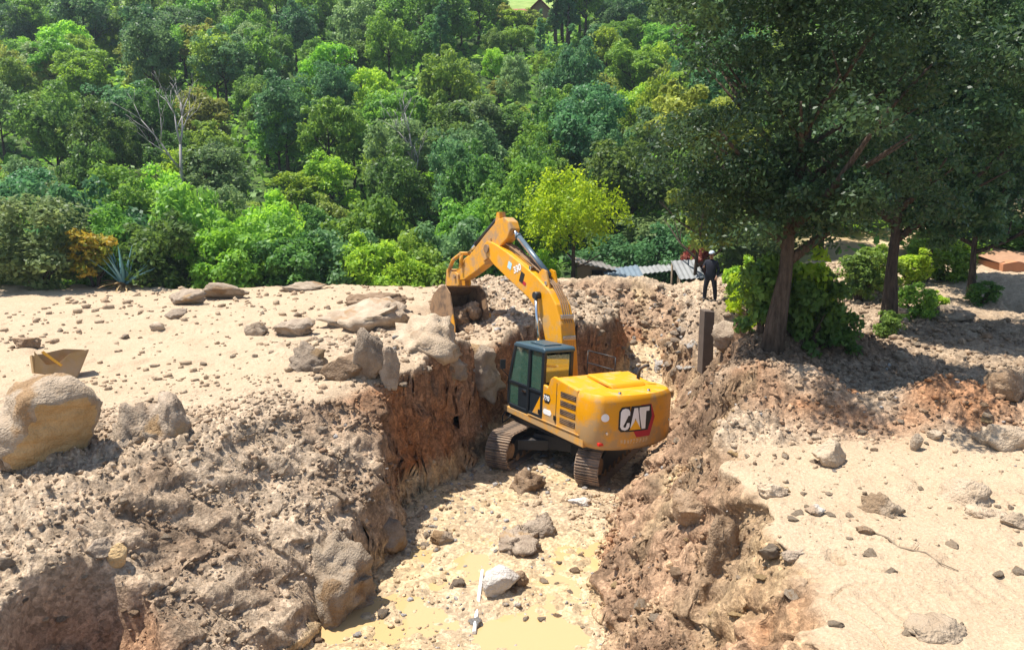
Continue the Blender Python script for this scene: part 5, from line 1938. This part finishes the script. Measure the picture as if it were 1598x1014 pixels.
def shed():
    y = 36.0
    a, b = at_depth(898, 406, y), at_depth(990, 424, y)
    zb = float(hz(a[0], y)) - .3
    o = thing_box('shed', 'tan adobe shed with a thin sloping grey roof and dark window behind the rubble bank', 'shed')
    x0, x1, za, zc = a[0], b[0], a[2], b[2]
    MB().prism_xz([(x0 + .1, zb), (x1 - .1, zb), (x1 - .1, zc - .12), (x0 + .1, za - .12)], y, y + 2.6).build('wall', M['adobe'], o)
    vs, fs = corrugated(math.hypot(x1 - x0, zc - za) + .5, 3.2, 26)
    rot = Matrix.Rotation(-math.atan2(zc - za, x1 - x0), 4, 'Y')
    MB()._add(vs, fs, Matrix.Translation((x0 - .2, y - .3, za - .06)) @ rot).build('roof', M['roof_dark'], o)
    c = at_depth(932, 430, y)
    wn_ = MB().box((c[0] - .28, y - .02, c[2] - .35), (c[0] + .26, y + .02, c[2] + .28)).build('window', M['dark_gap'], o)
    fr = MB()
    fr.box((c[0] - .34, y - .045, c[2] - .41), (c[0] - .28, y - .003, c[2] + .34)).box((c[0] + .26, y - .045, c[2] - .41), (c[0] + .32, y - .003, c[2] + .34))
    fr.box((c[0] - .28, y - .045, c[2] + .28), (c[0] + .26, y - .003, c[2] + .34)).box((c[0] - .28, y - .045, c[2] - .41), (c[0] + .26, y - .003, c[2] - .35))
    fr.build('frame', M['wood'], wn_)


def lean_to(px0, py0, px1, py1, y, dep, mat, label, tilt=.22):
    a, b = at_depth(px0, py0, y), at_depth(px1, py1, y)
    o = thing_box('lean_to', label, 'lean-to')
    L = math.hypot(b[0] - a[0], b[2] - a[2])
    vs, fs = corrugated(L, dep, max(8, int(L * 9)))
    Mx = Matrix.Translation(tuple(a)) @ Matrix.Rotation(-math.atan2(b[2] - a[2], b[0] - a[0]), 4, 'Y') @ Matrix.Rotation(tilt, 4, 'X')
    MB()._add(vs, fs, Mx).build('roof', M[mat], o)
    for fx, fy in ((.05, .06), (.95, .06), (.05, .92), (.95, .92)):
        t = Mx @ Vector((L * fx, dep * fy, -.04))
        zb = float(hz(t.x, t.y)) - .2
        MB().tube([(t.x, t.y, zb), (t.x, t.y, t.z)], .05, 8).build('post', M['wood'], o)


shed()
lean_to(948, 440, 1005, 431, 34.6, 1.6, 'roof_blue', 'low lean-to with blue corrugated roof in front of the tan shed')
lean_to(1000, 428, 1062, 421, 35.6, 1.4, 'roof_pale', 'thin pale roofed lean-to between the blue roof and the white roof', .12)
lean_to(1060, 436, 1102, 434, 33.6, 2.0, 'roof_pale', 'small white roofed lean-to left of the standing person', .32)


def wall_thing(name, px0, px1, py0, y, mat, label, th=.4):
    a, b = at_depth(px0, py0, y), at_depth(px1, py0, y)
    o = thing_box(name, label, 'hut')
    zb = float(hz((a[0] + b[0]) / 2, y)) - .4
    n = 5
    top = [(lerp(a[0], b[0], k / n), a[2] + .12 * math.sin(k * 2.1)) for k in range(n + 1)]
    w = MB().prism_xz([(a[0], zb), (b[0], zb)] + top[::-1], y, y + 2.4)
    w.build('wall', M[mat], o)
    vs, fs = corrugated(abs(b[0] - a[0]) + .3, 3.0, 20)
    MB()._add(vs, fs, Matrix.Translation((a[0] - .15, y + .25, a[2] + .03)) @ Matrix.Rotation(.1, 4, 'X')).build('roof', M['roof_tan'], o)
    return o


wall_thing('adobe_hut', 1566, 1680, 412, 29.5, 'adobe_red', 'orange adobe hut beside the sunny path')
wall_thing('mud_hut', 1080, 1106, 398, 37.5, 'adobe_red', 'small orange mud hut under the rusty red shrub')


def hill_house():
    y = 100.0
    p = at_depth(842, 56, y)
    zb = float(hz(p[0], y)) - .5
    z0 = zb + 2.4
    o = thing_box('hill_house', 'small cream house with a dark red gabled roof near the hilltop meadow', 'house')
    x0, x1 = p[0] - 1.8, p[0] + 1.8
    MB().prism_xz([(x0, zb), (x1, zb), (x1, z0), ((x0 + x1) / 2, z0 + 1.7), (x0, z0)], y, y + 6).build('wall', M['adobe'], o)
    rb = MB()
    for s in (1, -1):
        xm = (x0 + x1) / 2
        rb.prism_xz([(xm, z0 + 1.82), (xm + s * 2.4, z0 - .40), (xm + s * 2.4, z0 - .56), (xm, z0 + 1.66)], y - .5, y + 6.5)
    rb.build('roof', M['roof_red'], o)
    MB().box((p[0] - .5, y - .04, z0 - 1.4), (p[0] + .4, y + .02, z0 - .2)).build('window', M['dark_gap'], o)
    # second house higher up showing only its red roof
    y2 = 108.0
    p2 = at_depth(828, 30, y2)
    zb2 = float(hz(p2[0], y2)) - .4
    h = thing_box('hill_house', 'long low house with a purple red roof on the hilltop meadow', 'house')
    zr = zb2 + 1.5
    MB().box((p2[0] - 4, y2, zb2), (p2[0] + 1.6, y2 + 4, zr)).build('wall', M['adobe'], h)
    MB().prism_xz([(0, zr - .1), (0, zr + .05), (2.2, zr + .9), (4.4, zr + .05), (4.4, zr - .1)], 0, 6.2, Matrix.Translation((p2[0] - 4.3, y2 - .2, 0)) @ Matrix(((0, 1, 0, 0), (1, 0, 0, 0), (0, 0, 1, 0), (0, 0, 0, 1)))).build('roof', M['roof_red'], h)


hill_house()

# ---------------------------------------------------------------- small things
# concrete post
pb = at_depth(1101, 552, 22.0)
pt = at_depth(1101, 485, 22.0)
o = MB()
w2 = .175
o.prism_xz([(-w2, -.6), (w2, -.6), (w2 * .92, pt[2] - pb[2]), (-w2 * .9, pt[2] - pb[2] + .04)], -.2, .2)
post = o.build('concrete_post', M['concrete'], None, .02)
post.location = (pb[0], 22.0, pb[2])
post.rotation_euler = (0, R_(-1.0), R_(8))
tag(post, 'weathered brown concrete post standing at the trench edge near the person', 'post')

# white pipe standing out of the mud
a, b = hit(740, 992), hit(753, 900)
a[2] = gz(a[0], a[1]) + .03; b[2] = gz(b[0], b[1]) + .10
mid = (a + b) / 2
pipe = MB().tube([tuple(a - mid), tuple(b - mid)], .032, 14).build('pipe', M['pvc'])
pipe.location = tuple(mid)
tag(pipe, 'thin straight white pipe lying on the trench floor', 'pipe')

# dry twig on the right sand
a, b = hit(1362, 836), hit(1490, 892)
pts = []
for k in range(7):
    q = a + (b - a) * k / 6
    pts.append(Vector((q[0] + .03 * math.sin(k * 2.3), q[1] + .03 * math.cos(k * 1.7), gz(q[0], q[1]) + .012)))
tb = MB().tube(pts, [.012, .013, .012, .011, .01, .008, .004], 6).tube([pts[3], pts[3] + Vector((.12, .10, .02))], [.006, .003], 5)
tw = tb.build('twig', M['wood'])
tag(tw, 'thin dry twig lying across the right sand flat', 'twig')


# broken yellow box behind the boulder
def broken_box():
    P = hit(84, 594)
    y = P[1] + .25
    o = empty('broken_box', (P[0] - .12, y, gz(P[0], y) + .06), (R_(-14), R_(16), R_(34)))
    tag(o, 'broken mustard yellow open box lying on the sand behind the large boulder', 'box')
    L, Wd, H, t = .78, .52, .46, .03
    MB().box((-L / 2, -Wd / 2, 0), (L / 2, Wd / 2, t)).build('floor', M['crate'], o)
    MB().prism_xz([(-L / 2, 0), (L / 2, 0), (L / 2 + .12, H + .18), (L / 2 - .2, H + .05), (0, H * .55), (-.22, H * .42), (-L / 2 - .1, H)], -Wd / 2 - t, -Wd / 2).build('front_side', M['crate'], o)
    MB().prism_xz([(-L / 2, 0), (L / 2, 0), (L / 2 + .12, H + .20), (.1, H + .16), (-L / 2 - .1, H * .8)], Wd / 2, Wd / 2 + t).build('back_side', M['crate'], o)
    MB().prism_xz([(L / 2, 0), (L / 2 + t, 0), (L / 2 + .12 + t, H + .18), (L / 2 + .12, H + .18)], -Wd / 2, Wd / 2).build('end_side', M['crate'], o)
    MB().prism_xz([(-L / 2 - t, 0), (-L / 2, 0), (-L / 2 - .1, H * .8), (-L / 2 - .1 - t, H * .8)], -Wd / 2, Wd / 2).build('end_side', M['crate'], o)
    MB().prism_xz([(-.36, H * .98), (.05, H * .42), (.08, H * .50), (-.32, H * 1.06)], -Wd / 2 - .06, -Wd / 2 + .03).build('edge_strip', M['crate_edge'], o)


broken_box()


# ---------------------------------------------------------------- the standing person
def person():
    P = hit(1107, 472)
    x, y = P[0], 25.8
    p = at_depth(1107, 472, y)
    root = empty('person', (p[0], y, gz(p[0], y)))
    root.rotation_euler = (0, 0, R_(150))
    tag(root, 'person in dark clothes and pale cap standing on the bank behind the post', 'person')
    vs, es, rs = [], [], []

    def v(co, r, parent=None):
        vs.append(co); rs.append(r)
        if parent is not None: es.append((parent, len(vs) - 1))
        return len(vs) - 1
    pel = v((0, 0, .92), (.18, .135))
    wa = v((0, .005, 1.08), (.175, .13), pel)
    ch = v((0, 0, 1.28), (.20, .145), wa)
    nk0 = v((0, -.005, 1.44), (.09, .075), ch)
    nk = v((0, .0, 1.50), (.055, .055), nk0)
    h0 = v((0, .015, 1.57), (.07, .08), nk)
    h1 = v((0, .02, 1.65), (.078, .095), h0)
    h2 = v((0, .015, 1.72), (.062, .075), h1)
    for s in (1, -1):
        hp = v((s * .11, 0, .84), (.115, .115), pel)
        kn = v((s * .165, .02, .48), (.085, .085), hp)
        cf = v((s * .18, -.01, .30), (.078, .08), kn)
        an = v((s * .19, -.02, .09), (.06, .065), cf)
        ft = v((s * .195, .05, .04), (.042, .035), an)
        to = v((s * .205, .14, .03), (.038, .026), ft)
        shd = v((s * .185, 0, 1.39), (.078, .075), ch)
        if s > 0:
            el = v((.27, .05, 1.13), (.062, .062), shd); wr = v((.20, .24, 1.22), (.029, .032), el); hd = v((.16, .31, 1.25), (.036, .022), wr)
            fx, fz = Vector((-.35, .9, .25)).normalized(), Vector((0, .2, 1)).normalized()
        else:
            el = v((-.26, -.04, 1.12), (.062, .062), shd); wr = v((-.24, .12, .93), (.029, .032), el); hd = v((-.23, .17, .87), (.036, .022), wr)
            fx, fz = Vector((.05, .55, -.85)).normalized(), Vector((1, .1, .1)).normalized()
        c = Vector(vs[hd])
        for k, (off, L) in enumerate(((-.03, .065), (-.01, .075), (.01, .07), (.03, .055))):
            a = c + fz * off + fx * .03
            m = v(tuple(a + fx * L * .55), (.0095, .0095), hd)
            v(tuple(a + fx * L + fx.cross(fz) * .02), (.008, .008), m)
        m = v(tuple(c + fz * -.045 + fx * .005), (.011, .011), hd)
        v(tuple(c + fz * -.06 + fx * .04), (.009, .009), m)
    me = bpy.data.meshes.new('body')
    me.from_pydata(vs, es, [])
    me.update()
    ob = bpy.data.objects.new('body', me)
    COL.objects.link(ob)
    sk = ob.modifiers.new('skin', 'SKIN')
    for i, q in enumerate(rs):
        me.skin_vertices[0].data[i].radius = q
        me.skin_vertices[0].data[i].use_root = (i == 0)
    ss = ob.modifiers.new('sub', 'SUBSURF'); ss.levels = 2; ss.render_levels = 2
    dg = bpy.context.evaluated_depsgraph_get()
    m2 = bpy.data.meshes.new_from_object(ob.evaluated_get(dg))
    bpy.data.objects.remove(ob, do_unlink=True)
    m2.name = 'body'
    m2.materials.clear()
    for k in ('cloth_dark', 'trousers', 'skin', 'shoe'):
        m2.materials.append(M[k])
    hand = [Vector((.16, .33, 1.25)), Vector((-.225, .20, .84))]
    for p_ in m2.polygons:
        c = p_.center
        i = 0
        if c.z < .085: i = 3
        elif c.z < .93: i = 1
        elif c.z > 1.475: i = 2
        if any((c - q).length < .11 for q in hand): i = 2
        p_.material_index = i
        p_.use_smooth = True
    new_obj('body', m2, root)
    # face features, hair, cap
    fb = MB()
    for s in (1, -1):
        fb.box((s * .032 - .012, .108, 1.655), (s * .032 + .012, .118, 1.667))
    fb.build('eye', M['hair'], root)
    MB().prism_xz([(-.014, 1.60), (.014, 1.60), (.005, 1.655), (-.005, 1.655)], .10, .135).build('nose', M['skin'], root, .004)
    MB().box((-.024, .098, 1.575), (.024, .110, 1.583)).build('mouth', M['red_print'], root)
    V, F = ICO[3]
    top = V.copy()
    top = top * np.array([.092, .112, .095]) + np.array([0, .012, 1.685])
    keep = [f for f in F if top[f].mean(0)[2] > 1.69]
    cp = np_mesh('cap', top, np.array(keep), True, [M['cap']])
    c = new_obj('cap', cp, root)
    s = c.modifiers.new('solid', 'SOLIDIFY'); s.thickness = .012; s.offset = 1
    MB().prism_xy([(-.075, .08), (.075, .08), (.06, .19), (0, .215), (-.06, .19)], 1.695, 1.705).build('cap_brim', M['cap'], c)
    hair = ICO[3][0] * np.array([.086, .105, .09]) + np.array([0, .0, 1.67])
    keep = [f for f in F if hair[f].mean(0)[1] < .01 and hair[f].mean(0)[2] > 1.60]
    hm = np_mesh('hair', hair, np.array(keep), True, [M['hair']])
    new_obj('hair', hm, root)


person()


# ---------------------------------------------------------------- air
def haze():
    m = bpy.data.materials.new('haze')
    m.use_nodes = True
    N, L = m.node_tree.nodes, m.node_tree.links
    N.remove(N['Principled BSDF'])
    v = N.new('ShaderNodeVolumePrincipled')
    v.inputs['Color'].default_value = (.72, .86, 1.0, 1)
    v.inputs['Density'].default_value = .0004
    v.inputs['Anisotropy'].default_value = .2
    L.new(v.outputs[0], N['Material Output'].inputs['Volume'])
    b = MB().box((-470, -125, -8), (470, 425, 156))
    tag(b.build('haze', m), 'thin bluish haze in the air of the valley', 'haze', None, 'stuff')


haze()
